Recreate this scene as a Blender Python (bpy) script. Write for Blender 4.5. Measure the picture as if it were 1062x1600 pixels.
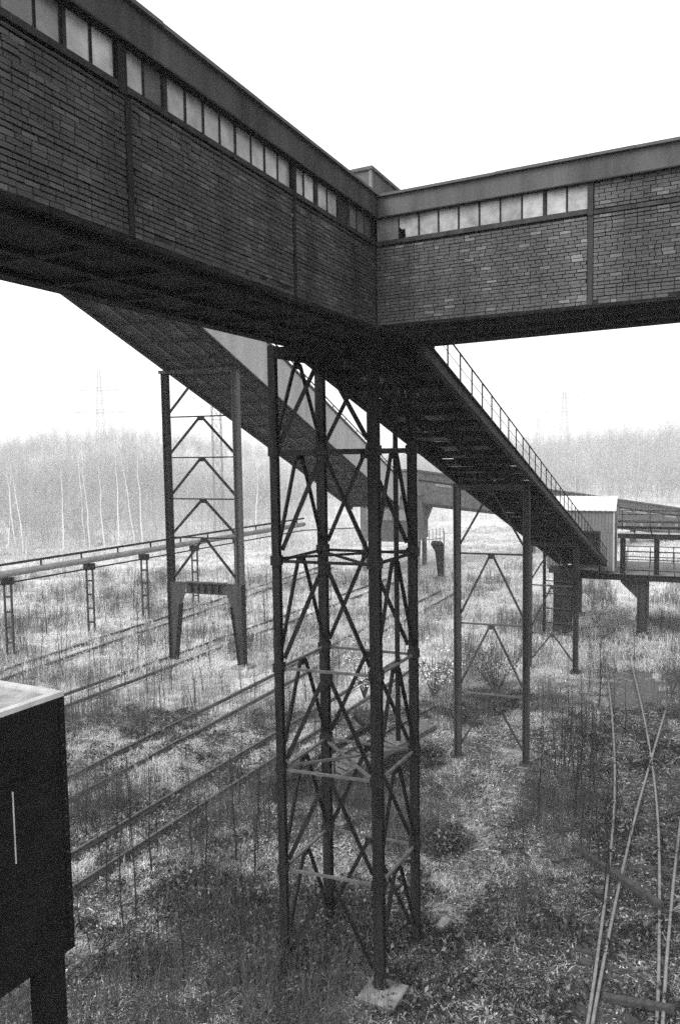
import bpy, math, random
from mathutils import Vector, Matrix, noise
import numpy as np

for o in list(bpy.data.objects): bpy.data.objects.remove(o, do_unlink=True)
S = bpy.context.scene
COL = S.collection
R = math.radians
rng = random.Random(7)

# ------------------------------------------------------------------ camera
CAMH = 11.7
cd = bpy.data.cameras.new('camera'); cam = bpy.data.objects.new('camera', cd); COL.objects.link(cam)
cd.sensor_fit = 'VERTICAL'; cd.sensor_height = 36.0; cd.lens = 36.0 * 1240 / 1600
cd.clip_start = 0.1; cd.clip_end = 5000
cam.location = (0, 0, CAMH)
cam.rotation_euler = (Matrix.Rotation(R(90 - 4.62), 3, 'X') @ Matrix.Rotation(R(-0.91), 3, 'Z')).to_euler()
S.camera = cam

# ------------------------------------------------------------------ sky, sun, exposure
SUN_AZ, SUN_EL = 235.0, 48.0       # compass from the view direction (clockwise), elevation
w = bpy.data.worlds.new('World'); S.world = w; w.use_nodes = True
nt = w.node_tree; nt.nodes.clear()
sky = nt.nodes.new('ShaderNodeTexSky'); sky.sky_type = 'NISHITA'; sky.sun_disc = False
sky.sun_elevation = R(SUN_EL); sky.sun_rotation = R(SUN_AZ)
sky.air_density = 1.0; sky.dust_density = 6.0; sky.ozone_density = 1.0
bw = nt.nodes.new('ShaderNodeRGBToBW')
mx = nt.nodes.new('ShaderNodeMix'); mx.data_type = 'FLOAT'; mx.inputs[0].default_value = 0.6
mx.inputs[3].default_value = 9.0            # even cloud sheet over the clear-sky gradient
bg = nt.nodes.new('ShaderNodeBackground'); bg.inputs[1].default_value = 0.12
wo = nt.nodes.new('ShaderNodeOutputWorld')
nt.links.new(sky.outputs[0], bw.inputs[0]); nt.links.new(bw.outputs[0], mx.inputs[2])
nt.links.new(mx.outputs[0], bg.inputs[0]); nt.links.new(bg.outputs[0], wo.inputs[0])
sl = bpy.data.lights.new('sun', 'SUN'); sl.energy = 1.5; sl.angle = R(40); sl.color = (1, 1, 1)
sun = bpy.data.objects.new('sun', sl); COL.objects.link(sun)
sd = Vector((math.sin(R(SUN_AZ)) * math.cos(R(SUN_EL)), math.cos(R(SUN_AZ)) * math.cos(R(SUN_EL)), math.sin(R(SUN_EL))))
sun.rotation_euler = sd.to_track_quat('Z', 'Y').to_euler(); sun.location = sd * 100
vs = S.view_settings
S.display_settings.display_device = 'sRGB'
vs.view_transform = 'Standard'; vs.look = 'None'; vs.gamma = 1.0; vs.use_curve_mapping = False
vs.exposure = 1.05
S.render.engine = 'CYCLES'
S.cycles.use_denoising = False
S.cycles.max_bounces = 5; S.cycles.diffuse_bounces = 3; S.cycles.glossy_bounces = 2; S.cycles.transmission_bounces = 4
S.cycles.volume_bounces = 0; S.cycles.transparent_max_bounces = 8

# ------------------------------------------------------------------ materials
def mat(name, lo, hi, scale=3.0, rough=0.8, bump=0.0, bscale=40.0, rand=0.0, streak=False, metal=0.0, detail=6, spec=0.3, contrast=(0.3, 0.7), rpow=1.8):
    m = bpy.data.materials.new(name); m.use_nodes = True
    n = m.node_tree.nodes; l = m.node_tree.links; n.clear()
    out = n.new('ShaderNodeOutputMaterial'); b = n.new('ShaderNodeBsdfPrincipled'); l.new(b.outputs[0], out.inputs[0])
    b.inputs['Roughness'].default_value = rough; b.inputs['Metallic'].default_value = metal
    b.inputs['Specular IOR Level'].default_value = spec
    g = n.new('ShaderNodeNewGeometry')
    pos = g.outputs['Position']
    if streak:
        mp = n.new('ShaderNodeMapping'); mp.inputs['Scale'].default_value = (1, 1, 0.12); l.new(pos, mp.inputs[0]); pos = mp.outputs[0]
    t = n.new('ShaderNodeTexNoise'); t.inputs['Scale'].default_value = scale; t.inputs['Detail'].default_value = detail; t.inputs['Roughness'].default_value = 0.65
    l.new(pos, t.inputs['Vector'])
    mr = n.new('ShaderNodeMapRange'); mr.inputs[1].default_value = contrast[0]; mr.inputs[2].default_value = contrast[1]
    mr.inputs[3].default_value = lo; mr.inputs[4].default_value = hi
    l.new(t.outputs[0], mr.inputs[0]); val = mr.outputs[0]
    if rand:
        oi = n.new('ShaderNodeObjectInfo')
        a = n.new('ShaderNodeMath'); a.operation = 'ADD'; l.new(oi.outputs['Random'], a.inputs[0]); l.new(g.outputs['Random Per Island'], a.inputs[1])
        fr = n.new('ShaderNodeMath'); fr.operation = 'FRACT'; l.new(a.outputs[0], fr.inputs[0])
        pw = n.new('ShaderNodeMath'); pw.operation = 'POWER'; l.new(fr.outputs[0], pw.inputs[0]); pw.inputs[1].default_value = rpow
        m2 = n.new('ShaderNodeMapRange'); m2.inputs[3].default_value = 1 - min(rand * 0.35, 0.6); m2.inputs[4].default_value = 1 + rand
        l.new(pw.outputs[0], m2.inputs[0])
        mu = n.new('ShaderNodeMath'); mu.operation = 'MULTIPLY'; l.new(val, mu.inputs[0]); l.new(m2.outputs[0], mu.inputs[1]); val = mu.outputs[0]
    cc = n.new('ShaderNodeCombineColor'); [l.new(val, cc.inputs[i]) for i in range(3)]
    l.new(cc.outputs[0], b.inputs['Base Color'])
    if bump:
        t2 = n.new('ShaderNodeTexNoise'); t2.inputs['Scale'].default_value = bscale; t2.inputs['Detail'].default_value = 5; l.new(g.outputs['Position'], t2.inputs['Vector'])
        bp = n.new('ShaderNodeBump'); bp.inputs['Strength'].default_value = bump; bp.inputs['Distance'].default_value = 0.02
        l.new(t2.outputs[0], bp.inputs['Height']); l.new(bp.outputs[0], b.inputs['Normal'])
    return m

M = dict(
    steel=mat('rusty_dark_steel', 0.004, 0.022, 5, 0.8, 0.5, 60, streak=True, spec=0.06),
    steel2=mat('weathered_grey_steel', 0.018, 0.06, 4, 0.75, 0.4, 50, streak=True, spec=0.12),
    palesteel=mat('pale_steel', 0.045, 0.11, 6, 0.75, 0.4, 50, spec=0.2),  # tower struts: sky light on their tops is put into this paler colour
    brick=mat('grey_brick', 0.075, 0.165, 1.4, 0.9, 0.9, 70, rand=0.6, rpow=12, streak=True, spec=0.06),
    darkbrick=mat('sooty_shaded_brick', 0.04, 0.105, 1.2, 0.9, 0.9, 70, rand=0.5, rpow=6, streak=True, spec=0.06),  # darker copy of brick: left wing's shade in the colour, soot streaks real
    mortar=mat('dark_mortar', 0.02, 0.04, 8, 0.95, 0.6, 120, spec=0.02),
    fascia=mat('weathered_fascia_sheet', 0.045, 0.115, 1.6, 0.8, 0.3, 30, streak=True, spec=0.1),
    darkfascia=mat('shaded_fascia_sheet', 0.025, 0.085, 1.3, 0.85, 0.3, 30, streak=True, spec=0.08),  # darker copy of fascia with the left wing's shade in the colour
    roof=mat('roofing_felt', 0.06, 0.1, 3, 0.9, 0.3),
    soffit=mat('sooty_soffit_plate', 0.006, 0.04, 1.4, 0.85, 0.4, 20, spec=0.05),  # near-black colour holds part of the shade under floors and decks
    frame=mat('black_window_frame', 0.012, 0.03, 6, 0.7, spec=0.08),
    glass=mat('dirty_wired_glass', 0.12, 0.34, 4.5, 0.3, 0.0, rand=0.45, spec=0.5),
    darkglass=mat('sooty_glass', 0.05, 0.12, 4.5, 0.3, 0.0, rand=0.45, spec=0.5),
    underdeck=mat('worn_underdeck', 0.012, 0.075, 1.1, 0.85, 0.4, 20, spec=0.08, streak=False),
    plate=mat('pale_render_panel', 0.1, 0.2, 3, 0.85, 0.3),
    board=mat('dark_boarding', 0.05, 0.1, 4, 0.9, 0.3),
    clad=mat('pale_sheet_cladding', 0.26, 0.4, 0.9, 0.7, 0.15, 12, streak=True),
    corr=mat('corrugated_sheet', 0.08, 0.16, 1.2, 0.6, 0.2, 20, streak=True),
    zinc=mat('bright_roof_sheet', 0.34, 0.5, 1.5, 0.55),
    concrete=mat('concrete', 0.10, 0.26, 5, 0.9, 0.5, 50),
    darkconc=mat('stained_concrete', 0.07, 0.15, 2, 0.9, 0.4, 30),
    cabin=mat('black_tarred_sheet', 0.005, 0.012, 3, 0.75, 0.2, 30, spec=0.05),
    rim=mat('pale_roof_rim', 0.36, 0.55, 6, 0.7, 0.2),
    roofpale=mat('pale_gravel_roof', 0.2, 0.42, 5, 0.9, 0.5, 60),
    rail=mat('rail_steel', 0.11, 0.22, 5, 0.5, 0.3),
    raild=mat('rusty_rail_steel', 0.045, 0.1, 5, 0.8, 0.3),
    wood=mat('weathered_timber', 0.022, 0.065, 7, 0.9, 0.5, 50, streak=False),
    pipe=mat('lagged_pipe', 0.14, 0.26, 3, 0.6, 0.3),
    bark=mat('dark_bark', 0.014, 0.035, 8, 0.9, spec=0.05),
    twig=mat('grey_twigs', 0.26, 0.46, 2, 0.9, rand=0.5),  # paled so the far woods carry some haze in their colour
    birch=mat('white_birch_bark', 0.55, 0.72, 4, 0.7),
    pylon=mat('galvanised_pylon_steel', 0.18, 0.26, 2, 0.6),
    leaf=mat('bramble_leaf', 0.012, 0.04, 2, 0.5, rand=7, rpow=4, spec=0.12),  # few leaves much brighter, glossy highlights put into the colour
    blossom=mat('pale_blossom_leaf', 0.5, 0.75, 3, 0.7, rand=0.3),
    grass=mat('dry_grass', 0.12, 0.56, 0.55, 0.85, rand=1.5, rpow=2.5, contrast=(0.38, 0.64), spec=0.1),
    reed=mat('pale_dry_reed', 0.4, 0.62, 0.12, 0.85, rand=0.35),  # dry straw tone, lifted further to hold some far-field haze
    brush=mat('pale_brushwood', 0.35, 0.55, 0.3, 0.9, rand=0.5),  # paled with the far woods, some haze in the colour
    weed=mat('dead_weed_stalk', 0.03, 0.1, 0.8, 0.9, rand=0.6),
    ballast=mat('dark_ballast', 0.04, 0.13, 9, 0.95, 1.0, 25),
    stone=mat('ballast_stone', 0.05, 0.16, 3, 0.9, rand=0.8),
    earth=mat('pale_trodden_earth', 0.14, 0.30, 2.5, 0.95, 0.8, 22),
    litter=mat('leaf_litter', 0.035, 0.15, 1.2, 0.9, rand=5, rpow=4, spec=0.1),
)

def ground_material():
    m = bpy.data.materials.new('yard_ground'); m.use_nodes = True
    n = m.node_tree.nodes; l = m.node_tree.links; b = n['Principled BSDF']
    b.inputs['Roughness'].default_value = 0.95; b.inputs['Specular IOR Level'].default_value = 0.1
    g = n.new('ShaderNodeNewGeometry')
    def nz(sc, d, lo, hi, c0=.3, c1=.7):
        t = n.new('ShaderNodeTexNoise'); t.inputs['Scale'].default_value = sc; t.inputs['Detail'].default_value = d; t.inputs['Roughness'].default_value = 0.7
        l.new(g.outputs['Position'], t.inputs['Vector'])
        r = n.new('ShaderNodeMapRange'); r.inputs[1].default_value = c0; r.inputs[2].default_value = c1; r.inputs[3].default_value = lo; r.inputs[4].default_value = hi
        l.new(t.outputs[0], r.inputs[0]); return r.outputs[0]
    def mul(a, c):
        x = n.new('ShaderNodeMath'); x.operation = 'MULTIPLY'; l.new(a, x.inputs[0]); l.new(c, x.inputs[1]); return x.outputs[0]
    soil = nz(0.16, 5, 0.03, 0.11); straw = nz(0.12, 5, 0.32, 0.55)
    # bare yard soil gives way to straw further out, haze paling in its colour
    sx = n.new('ShaderNodeSeparateXYZ'); l.new(g.outputs['Position'], sx.inputs[0])
    ed = n.new('ShaderNodeMath'); ed.operation = 'MULTIPLY_ADD'; l.new(sx.outputs[0], ed.inputs[0]); ed.inputs[1].default_value = -0.9; l.new(sx.outputs[1], ed.inputs[2])
    wob = n.new('ShaderNodeMath'); wob.operation = 'ADD'; l.new(ed.outputs[0], wob.inputs[0]); l.new(nz(0.1, 4, -14, 14), wob.inputs[1])
    fr = n.new('ShaderNodeMapRange'); fr.inputs[1].default_value = 20; fr.inputs[2].default_value = 34; l.new(wob.outputs[0], fr.inputs[0])
    mxs = n.new('ShaderNodeMix'); mxs.data_type = 'FLOAT'; l.new(fr.outputs[0], mxs.inputs[0]); l.new(soil, mxs.inputs[2]); l.new(straw, mxs.inputs[3])
    v = mul(mul(mxs.outputs[0], nz(1.7, 6, 0.6, 1.35)), nz(14, 5, 0.5, 1.5))
    c = n.new('ShaderNodeCombineColor'); [l.new(v, c.inputs[i]) for i in range(3)]
    l.new(c.outputs[0], b.inputs['Base Color'])
    t2 = n.new('ShaderNodeTexNoise'); t2.inputs['Scale'].default_value = 9; t2.inputs['Detail'].default_value = 8; l.new(g.outputs['Position'], t2.inputs['Vector'])
    bp = n.new('ShaderNodeBump'); bp.inputs['Strength'].default_value = 0.8; bp.inputs['Distance'].default_value = 0.12
    l.new(t2.outputs[0], bp.inputs['Height']); l.new(bp.outputs[0], b.inputs['Normal'])
    return m
M['ground'] = ground_material()

# ------------------------------------------------------------------ helpers
def V(*a): return Vector(a)
def AZ(a): return Vector((math.sin(R(a)), math.cos(R(a)), 0))
UP = Vector((0, 0, 1))

def root(name, label, cat, loc=(0, 0, 0), group=None):
    o = bpy.data.objects.new(name, None); o.empty_display_size = 0.3; COL.objects.link(o); o.location = loc
    o['label'] = label; o['category'] = cat
    if group: o['group'] = group
    return o
def tag(o, label, cat, group=None):
    o['label'] = label; o['category'] = cat
    if group: o['group'] = group
    return o
def wloc(o):
    v = Vector(o.location)
    while o.parent: o = o.parent; v += Vector(o.location)
    return v

class MB:
    def __init__(s): s.v = []; s.f = []
    def quad_box(s, c):      # 8 corners: bottom 0-3 ccw, top 4-7
        i = len(s.v); s.v += [tuple(p) for p in c]
        for q in ((3, 2, 1, 0), (4, 5, 6, 7), (0, 1, 5, 4), (1, 2, 6, 5), (2, 3, 7, 6), (3, 0, 4, 7)): s.f.append(tuple(i + k for k in q))
        return s
    def obox(s, o, a, b, c): # origin corner + 3 edge vectors
        o, a, b, c = Vector(o), Vector(a), Vector(b), Vector(c)
        if a.cross(b).dot(c) < 0: a, b = b, a
        return s.quad_box([o, o + a, o + a + b, o + b, o + c, o + a + c, o + a + b + c, o + b + c])
    def cbox(s, c, a, b, d): # centred, full extents along 3 vectors
        c, a, b, d = Vector(c), Vector(a), Vector(b), Vector(d); return s.obox(c - (a + b + d) / 2, a, b, d)
    def bar(s, p, q, w, h, up=UP):
        p, q = Vector(p), Vector(q); d = (q - p).normalized(); sd_ = d.cross(up)
        if sd_.length < 1e-4: sd_ = d.cross(Vector((1, 0, 0)))
        sd_.normalize(); u = sd_.cross(d).normalized()
        return s.obox(p - sd_ * w / 2 - u * h / 2, q - p, sd_ * w, u * h)
    def tube(s, pts, rad, n=8, cap=True):
        pts = [Vector(p) for p in pts]; rad = rad if isinstance(rad, (list, tuple)) else [rad] * len(pts)
        i0 = len(s.v)
        d0 = (pts[1] - pts[0]).normalized(); ref = Vector((0, 0, 1)) if abs(d0.z) < 0.9 else Vector((1, 0, 0))
        for k, p in enumerate(pts):
            d = (pts[min(k + 1, len(pts) - 1)] - pts[max(k - 1, 0)]).normalized()
            a = d.cross(ref).normalized(); b = d.cross(a).normalized()
            for j in range(n):
                t = 2 * math.pi * j / n; s.v.append(tuple(p + (a * math.cos(t) + b * math.sin(t)) * rad[k]))
        for k in range(len(pts) - 1):
            for j in range(n):
                j2 = (j + 1) % n; s.f.append((i0 + k * n + j, i0 + k * n + j2, i0 + (k + 1) * n + j2, i0 + (k + 1) * n + j))
        if cap and n > 2:
            s.f.append(tuple(i0 + j for j in range(n))[::-1]); e = i0 + (len(pts) - 1) * n; s.f.append(tuple(e + j for j in range(n)))
        return s
    def hcol(s, p, q, side, w, d, t=0.02):   # H-section column/beam: side = direction across the flanges' width
        p, q = Vector(p), Vector(q); ax = (q - p); dn = ax.normalized(); sv = Vector(side); sv = (sv - dn * sv.dot(dn)).normalized(); dv = dn.cross(sv).normalized()
        for k in (-1, 1): s.cbox((p + q) / 2 + dv * k * (d - t) / 2, ax, sv * w, dv * t)
        s.cbox((p + q) / 2, ax, sv * t, dv * (d - 2 * t)); return s
    def poly_prism(s, pts, z0, z1):
        i = len(s.v); n = len(pts)
        a = sum(pts[k][0] * pts[(k + 1) % n][1] - pts[(k + 1) % n][0] * pts[k][1] for k in range(n))
        if a < 0: pts = pts[::-1]
        s.v += [(p[0], p[1], z0) for p in pts] + [(p[0], p[1], z1) for p in pts]
        s.f.append(tuple(i + k for k in range(n))[::-1]); s.f.append(tuple(i + n + k for k in range(n)))
        for k in range(n): k2 = (k + 1) % n; s.f.append((i + k, i + k2, i + n + k2, i + n + k))
        return s
    def extrude(s, pts, vec):  # planar 3D polygon extruded by vec
        i = len(s.v); n = len(pts); vec = Vector(vec); pts = [Vector(p) for p in pts]
        s.v += [tuple(p) for p in pts] + [tuple(p + vec) for p in pts]
        s.f.append(tuple(i + k for k in range(n))[::-1]); s.f.append(tuple(i + n + k for k in range(n)))
        for k in range(n): k2 = (k + 1) % n; s.f.append((i + k, i + k2, i + n + k2, i + n + k))
        return s
    def tri(s, a, b, c):
        i = len(s.v); s.v += [tuple(a), tuple(b), tuple(c)]; s.f.append((i, i + 1, i + 2)); return s
    def mesh(s, name, m, off=None, smooth=False):
        me = bpy.data.meshes.new(name)
        vv = s.v if off is None else [(x - off.x, y - off.y, z - off.z) for x, y, z in s.v]
        me.from_pydata(vv, [], s.f); me.materials.append(M[m] if isinstance(m, str) else m)
        if smooth: me.polygons.foreach_set('use_smooth', [True] * len(me.polygons))
        me.update(); return me
    def build(s, name, m, parent=None, smooth=False):
        off = wloc(parent) if parent else None
        o = bpy.data.objects.new(name, s.mesh(name, m, off, smooth)); COL.objects.link(o)
        if parent: o.parent = parent
        return o
def shared(name, me, parent, loc, rot=None, scale=None):
    o = bpy.data.objects.new(name, me); COL.objects.link(o); o.parent = parent; o.location = Vector(loc) - wloc(parent)
    if rot is not None: o.rotation_euler = rot
    if scale is not None: o.scale = scale
    return o

# ------------------------------------------------------------------ ground and hill
def axis(segs):
    out = []
    for a, b, st in segs:
        k = max(1, int(round((b - a) / st))); out += [a + (b - a) * i / k for i in range(k)]
    return out + [segs[-1][1]]
def gz(x, y):
    f = min(1, max(0, (y - 6) / 6)) 
    z = 0.10 * noise.noise(Vector((x * 0.18, y * 0.18, 3))) + 0.05 * noise.noise(Vector((x * 0.7, y * 0.7, 9)))
    z += 0.03 * noise.noise(Vector((x * 1.9, y * 1.9, 1)))
    return z * f - 0.03
def build_ground():
    xs = axis([(-900, -120, 60), (-120, -40, 5), (-40, -14, 1.0), (-14, 18, 0.33), (18, 45, 1.0), (45, 120, 5), (120, 900, 60)])
    ys = axis([(-200, 0, 20), (0, 12, 1.5), (12, 36, 0.33), (36, 70, 0.8), (70, 120, 4), (120, 1000, 40)])
    v = [(x, y, gz(x, y)) for y in ys for x in xs]; nx = len(xs)
    f = [(j * nx + i, j * nx + i + 1, (j + 1) * nx + i + 1, (j + 1) * nx + i) for j in range(len(ys) - 1) for i in range(nx - 1)]
    me = bpy.data.meshes.new('ground'); me.from_pydata(v, [], f); me.materials.append(M['ground'])
    me.polygons.foreach_set('use_smooth', [True] * len(f))
    o = bpy.data.objects.new('ground', me); COL.objects.link(o); o['kind'] = 'structure'
build_ground()

def hill_h(x, y):
    def bump(cx, cy, sx, sy, h): return h * math.exp(-((x - cx) / sx) ** 2 - ((y - cy) / sy) ** 2)
    return bump(-90, 330, 60, 70, 13) + bump(170, 330, 90, 70, 9) + bump(-260, 380, 120, 80, 7) + bump(40, 420, 120, 60, 5)
def build_hill():
    xs = axis([(-500, 500, 14)]); ys = axis([(170, 520, 12)]); nx = len(xs)
    v = [(x, y, hill_h(x, y) + 0.8 * noise.noise(Vector((x * .03, y * .03, 0))) - 0.8) for y in ys for x in xs]
    f = [(j * nx + i, j * nx + i + 1, (j + 1) * nx + i + 1, (j + 1) * nx + i) for j in range(len(ys) - 1) for i in range(nx - 1)]
    me = bpy.data.meshes.new('hill'); me.from_pydata(v, [], f); me.materials.append(M['ground'])
    me.polygons.foreach_set('use_smooth', [True] * len(f))
    o = bpy.data.objects.new('hill', me); COL.objects.link(o); o['kind'] = 'structure'
build_hill()

# ------------------------------------------------------------------ brick galleries
C = V(0.72, 14.9, 0)
DL = -AZ(24); NL = V(math.cos(R(24)), -math.sin(R(24)), 0)
DR = AZ(119.5); NR = V(-math.cos(R(119.5)), math.sin(R(119.5)), 0); NR = NR if NR.y < 0 else -NR
WL, WR, LL, LR = 2.63, 3.3, 13.0, 9.0
def isect(p, d, q, e):
    det = d.x * (-e.y) + e.x * d.y
    s_ = ((q.x - p.x) * (-e.y) + e.x * (q.y - p.y)) / det; return p + d * s_
PB, DRB = V(2.71, 17.26, 0), AZ(125)               # right wing narrows slightly towards its far end
XB = isect(PB, DRB, C, DL)                         # right wing's back line meets left wing's wall plane
OC = isect(PB, DRB, C - NL * WL, DL)               # outer corner of the junction
ZB, ZS, ZW, ZT = 13.9, 15.45, 15.86, 16.2

BR_L, BR_H = 0.19, 0.058
def brick_mesh(bm):
    b = MB(); b.cbox((0, 0, 0), (0.2, 0, 0), (0, 0.05, 0), (0, 0, 0.054)); return b.mesh('brick', bm)
def lay_bricks(wall, d, n, spans, bm, nmax=300):
    """spans: (t0, t1, z0, z1); individual bricks nearest the camera, the rest joined"""
    rg = random.Random(11); items = []; BRICK = brick_mesh(bm)
    for (t0, t1, z0, z1) in spans:
        rows = int((z1 - z0) / BR_H)
        hh = (z1 - z0) / rows
        for r in range(rows):
            t = t0 - (BR_L / 2 if r % 2 else 0) - rg.uniform(0, 0.03)
            rowout = rg.uniform(-0.005, 0.005); bed = rg.choice((0.009, 0.010, 0.011, 0.013, 0.018))
            while t < t1 - 0.02:
                ln = BR_L * (0.5 if rg.random() < 0.18 else 1.0) * rg.uniform(0.97, 1.03)
                a, b_ = max(t, t0), min(t + ln, t1)
                if b_ - a > 0.04:
                    c = C + d * ((a + b_) / 2) + n * (-0.020 + rowout + rg.uniform(-0.006, 0.006)); c = V(c.x, c.y, z0 + (r + 0.5) * hh + rg.uniform(-.002, .002))
                    items.append((c, b_ - a - 0.013, hh - bed, rg.uniform(-.012, .012)))
                t += ln
    cp = Vector((0, 0, CAMH))
    def vis(c):
        p = c - cp; return abs(p.x / p.y) < 0.44 and p.z / p.y < 0.65
    full = sorted([k for k in items if k[1] > 0.15 and vis(k[0])], key=lambda k: (k[0] - cp).length)[:nmax]
    ids = set(id(k) for k in full); ang = math.atan2(d.y, d.x)
    for c, ln, h, tw in full:
        shared('brick', BRICK, wall, c, (0, 0, ang + tw), (ln / 0.2, 1, h / 0.054))
    mb = MB()
    for k in items:
        if id(k) in ids: continue
        c, ln, h, tw = k; mb.cbox(c, d * ln, n * 0.05, UP * h)
    o = mb.build('brickwork', bm, wall); o['kind'] = 'stuff'

def pane_row(rt, d, n, panes, zlo, zhi, special, win_name='window'):
    for i, (a, b) in enumerate(panes):
        win = MB()
        fw = 0.014
        for t in (a, b - fw): win.obox(C + d * t + n * -0.042 + UP * zlo, d * fw, n * 0.02, UP * (zhi - zlo))
        for z in (zlo, zhi - fw): win.obox(C + d * (a + fw) + n * -0.041 + UP * z, d * (b - a - 2 * fw), n * 0.018, UP * fw)
        wo_ = win.build('window', 'frame', rt)
        p = MB(); kind = special.get(i)
        a2, b2, z2, z3 = a + fw, b - fw, zlo + fw, zhi - fw
        if kind == 'board':
            p.obox(C + d * a2 + n * -0.05 + UP * z2, d * (b2 - a2), n * 0.02, UP * (z3 - z2)); p.build('boarding', 'board', wo_)
        elif kind == 'broken':
            q = [C + d * t + n * -0.036 + UP * z for t, z in ((a2 + .12, z2), (b2, z2), (b2, z3), (a2, z3), (a2, z2 + 0.2), (a2 + .05, z2 + .15), (a2 + .11, z2 + .16))]
            p.extrude(q, n * 0.008); p.build('broken_pane', 'glass', wo_)
        else:
            gm = 'darkglass' if kind == 'dark' else 'glass'
            tilt = rng.uniform(-0.006, 0.006)
            q = [C + d * a2 + n * (-0.036 + tilt) + UP * z2, C + d * b2 + n * (-0.036 - tilt) + UP * z2, C + d * b2 + n * (-0.036 - tilt) + UP * z3, C + d * a2 + n * (-0.036 + tilt) + UP * z3]
            p.extrude(q, n * 0.008); p.build('pane', gm, wo_)

def roofline(rt, poly, edges, zt, zf0, fm='fascia'):
    # fascia boards along given (p,q,n) edges, then flashing and roof slab
    for p, q, n in edges:
        f = MB(); f.obox(Vector((p.x, p.y, zf0)) + n * 0.0, q - p, n * 0.07, UP * (zt - zf0)); f.build('fascia', fm, rt)
        f = MB(); L = (q - p).length; k = max(1, int(L / 1.9)); dd = (q - p) / k
        for i in range(k):
            jz = rng.uniform(-.006, .012)
            f.obox(Vector((p.x, p.y, zt + jz)) + dd * i - n * 0.1, dd * 0.997, n * 0.23, UP * 0.045)
        f.build('flashing', 'roof', rt)
    r = MB(); r.poly_prism([(p.x, p.y) for p in poly], zt - 0.06, zt + 0.02); r.build('roof', 'roof', rt)

def left_wing():
    far = C - NL * WL + DL * LL; near = C + DL * LL
    rt = root('brick_gallery', 'long soot-streaked, shaded brick conveyor gallery at upper left with a strip of small windows', 'gallery', (C.x, C.y, 0))
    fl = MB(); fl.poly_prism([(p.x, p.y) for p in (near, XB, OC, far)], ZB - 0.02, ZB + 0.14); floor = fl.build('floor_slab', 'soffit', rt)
    # beams below the floor
    for k in (0.22, 1.2, 2.1):
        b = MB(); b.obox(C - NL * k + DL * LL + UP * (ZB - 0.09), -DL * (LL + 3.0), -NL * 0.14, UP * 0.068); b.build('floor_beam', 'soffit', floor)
    t = 0.8
    while t < LL:
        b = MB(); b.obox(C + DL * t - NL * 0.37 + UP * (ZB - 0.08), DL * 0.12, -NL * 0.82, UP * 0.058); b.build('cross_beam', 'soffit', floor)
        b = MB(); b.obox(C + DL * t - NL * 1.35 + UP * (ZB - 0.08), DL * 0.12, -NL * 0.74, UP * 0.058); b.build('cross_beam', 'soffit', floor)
        t += 1.25
    wl = MB(); wl.obox(C - DL * 0.1 - NL * 0.24 + UP * (ZB + 0.14), DL * (LL + 0.1), NL * 0.21, UP * (15.36 - ZB - 0.14))
    wall = wl.build('wall', 'mortar', rt)
    toe = MB(); toe.obox(C - NL * 0.03 + UP * (ZB - 0.025), DL * LL, NL * 0.035, UP * 0.05); toe.build('edge_angle', 'steel', rt)
    bw_ = MB(); bw_.obox(C - NL * WL + DL * LL + UP * (ZB + 0.14), -DL * (LL + 3.9), NL * 0.2, UP * (ZT - ZB - 0.21)); bw_.build('rear_wall', 'brick', rt)
    lay_bricks(wall, DL, NL, [(0.012, 3.21, ZB + 0.03, 15.35), (3.31, 6.95, ZB + 0.03, 15.35), (7.05, LL, ZB + 0.03, 15.35)], 'darkbrick')  # darker brick colour carries this wing's shade
    for p in (7.0, 3.26):
        b = MB(); b.obox(C + DL * (p - 0.045) - NL * 0.03 + UP * (ZB + 0.026), DL * 0.09, NL * 0.045, UP * (15.34 - ZB - 0.026))
        b.obox(C + DL * (p - 0.05 if p < 5 else 7.02) - NL * 0.07 + UP * 15.34, DL * (0.10 if p < 5 else 0.13), NL * 0.10, UP * (ZW - 15.34)); b.build('post', 'steel', rt)
    sb = MB(); sb.obox(C + DL * 0.1 - NL * 0.05 + UP * 15.372, DL * (LL - 0.1), NL * 0.075, UP * 0.068); sb.build('sill', 'frame', rt)
    sb = MB(); sb.obox(C + DL * 0.1 - NL * 0.04 + UP * 15.30, DL * (LL - 0.1), NL * 0.055, UP * 0.022); sb.build('sill_drip', 'frame', rt)
    panes = [(1.65, 2.02), (2.03, 2.40), (2.52, 2.86), (2.87, 3.21), (3.32, 3.68), (3.69, 4.05), (4.06, 4.42), (4.43, 4.81), (4.82, 5.18), (5.19, 5.54), (5.55, 5.91), (5.92, 6.28),
             (6.36, 6.67), (6.68, 6.95), (7.16, 7.49), (7.50, 7.84), (7.9, 8.22), (8.23, 8.62), (8.63, 9.0), (9.01, 9.4), (9.5, 9.9), (9.91, 10.3)]
    panes[12:14] = [(6.36, 6.68), (6.69, 7.01)]; panes = panes + [(0.14, 0.47), (0.48, 0.81), (0.82, 1.15)]
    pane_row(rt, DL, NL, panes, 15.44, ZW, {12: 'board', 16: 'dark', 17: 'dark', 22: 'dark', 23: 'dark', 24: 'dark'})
    for a, b in ((0.0, 0.135), (1.16, 1.645), (2.405, 2.515), (6.285, 6.355), (7.845, 7.895), (9.405, 9.495)):
        q = MB(); q.obox(C + DL * a - NL * 0.06 + UP * 15.442, DL * (b - a), NL * 0.055, UP * (ZW - 15.444)); q.build('mullion', 'frame', rt)
    roofline(rt, [near, XB, OC, far], [(C + DL * 0.0, near, NL), (far, OC, -NL)], ZT + 0.03, ZW, 'darkfascia')
    q = MB(); q.obox(C - NL * 0.05 + UP * (ZW - 0.025), DL * LL, NL * 0.15, UP * 0.024); q.build('head_trim', 'frame', rt)
    return rt
left_wing()

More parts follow.
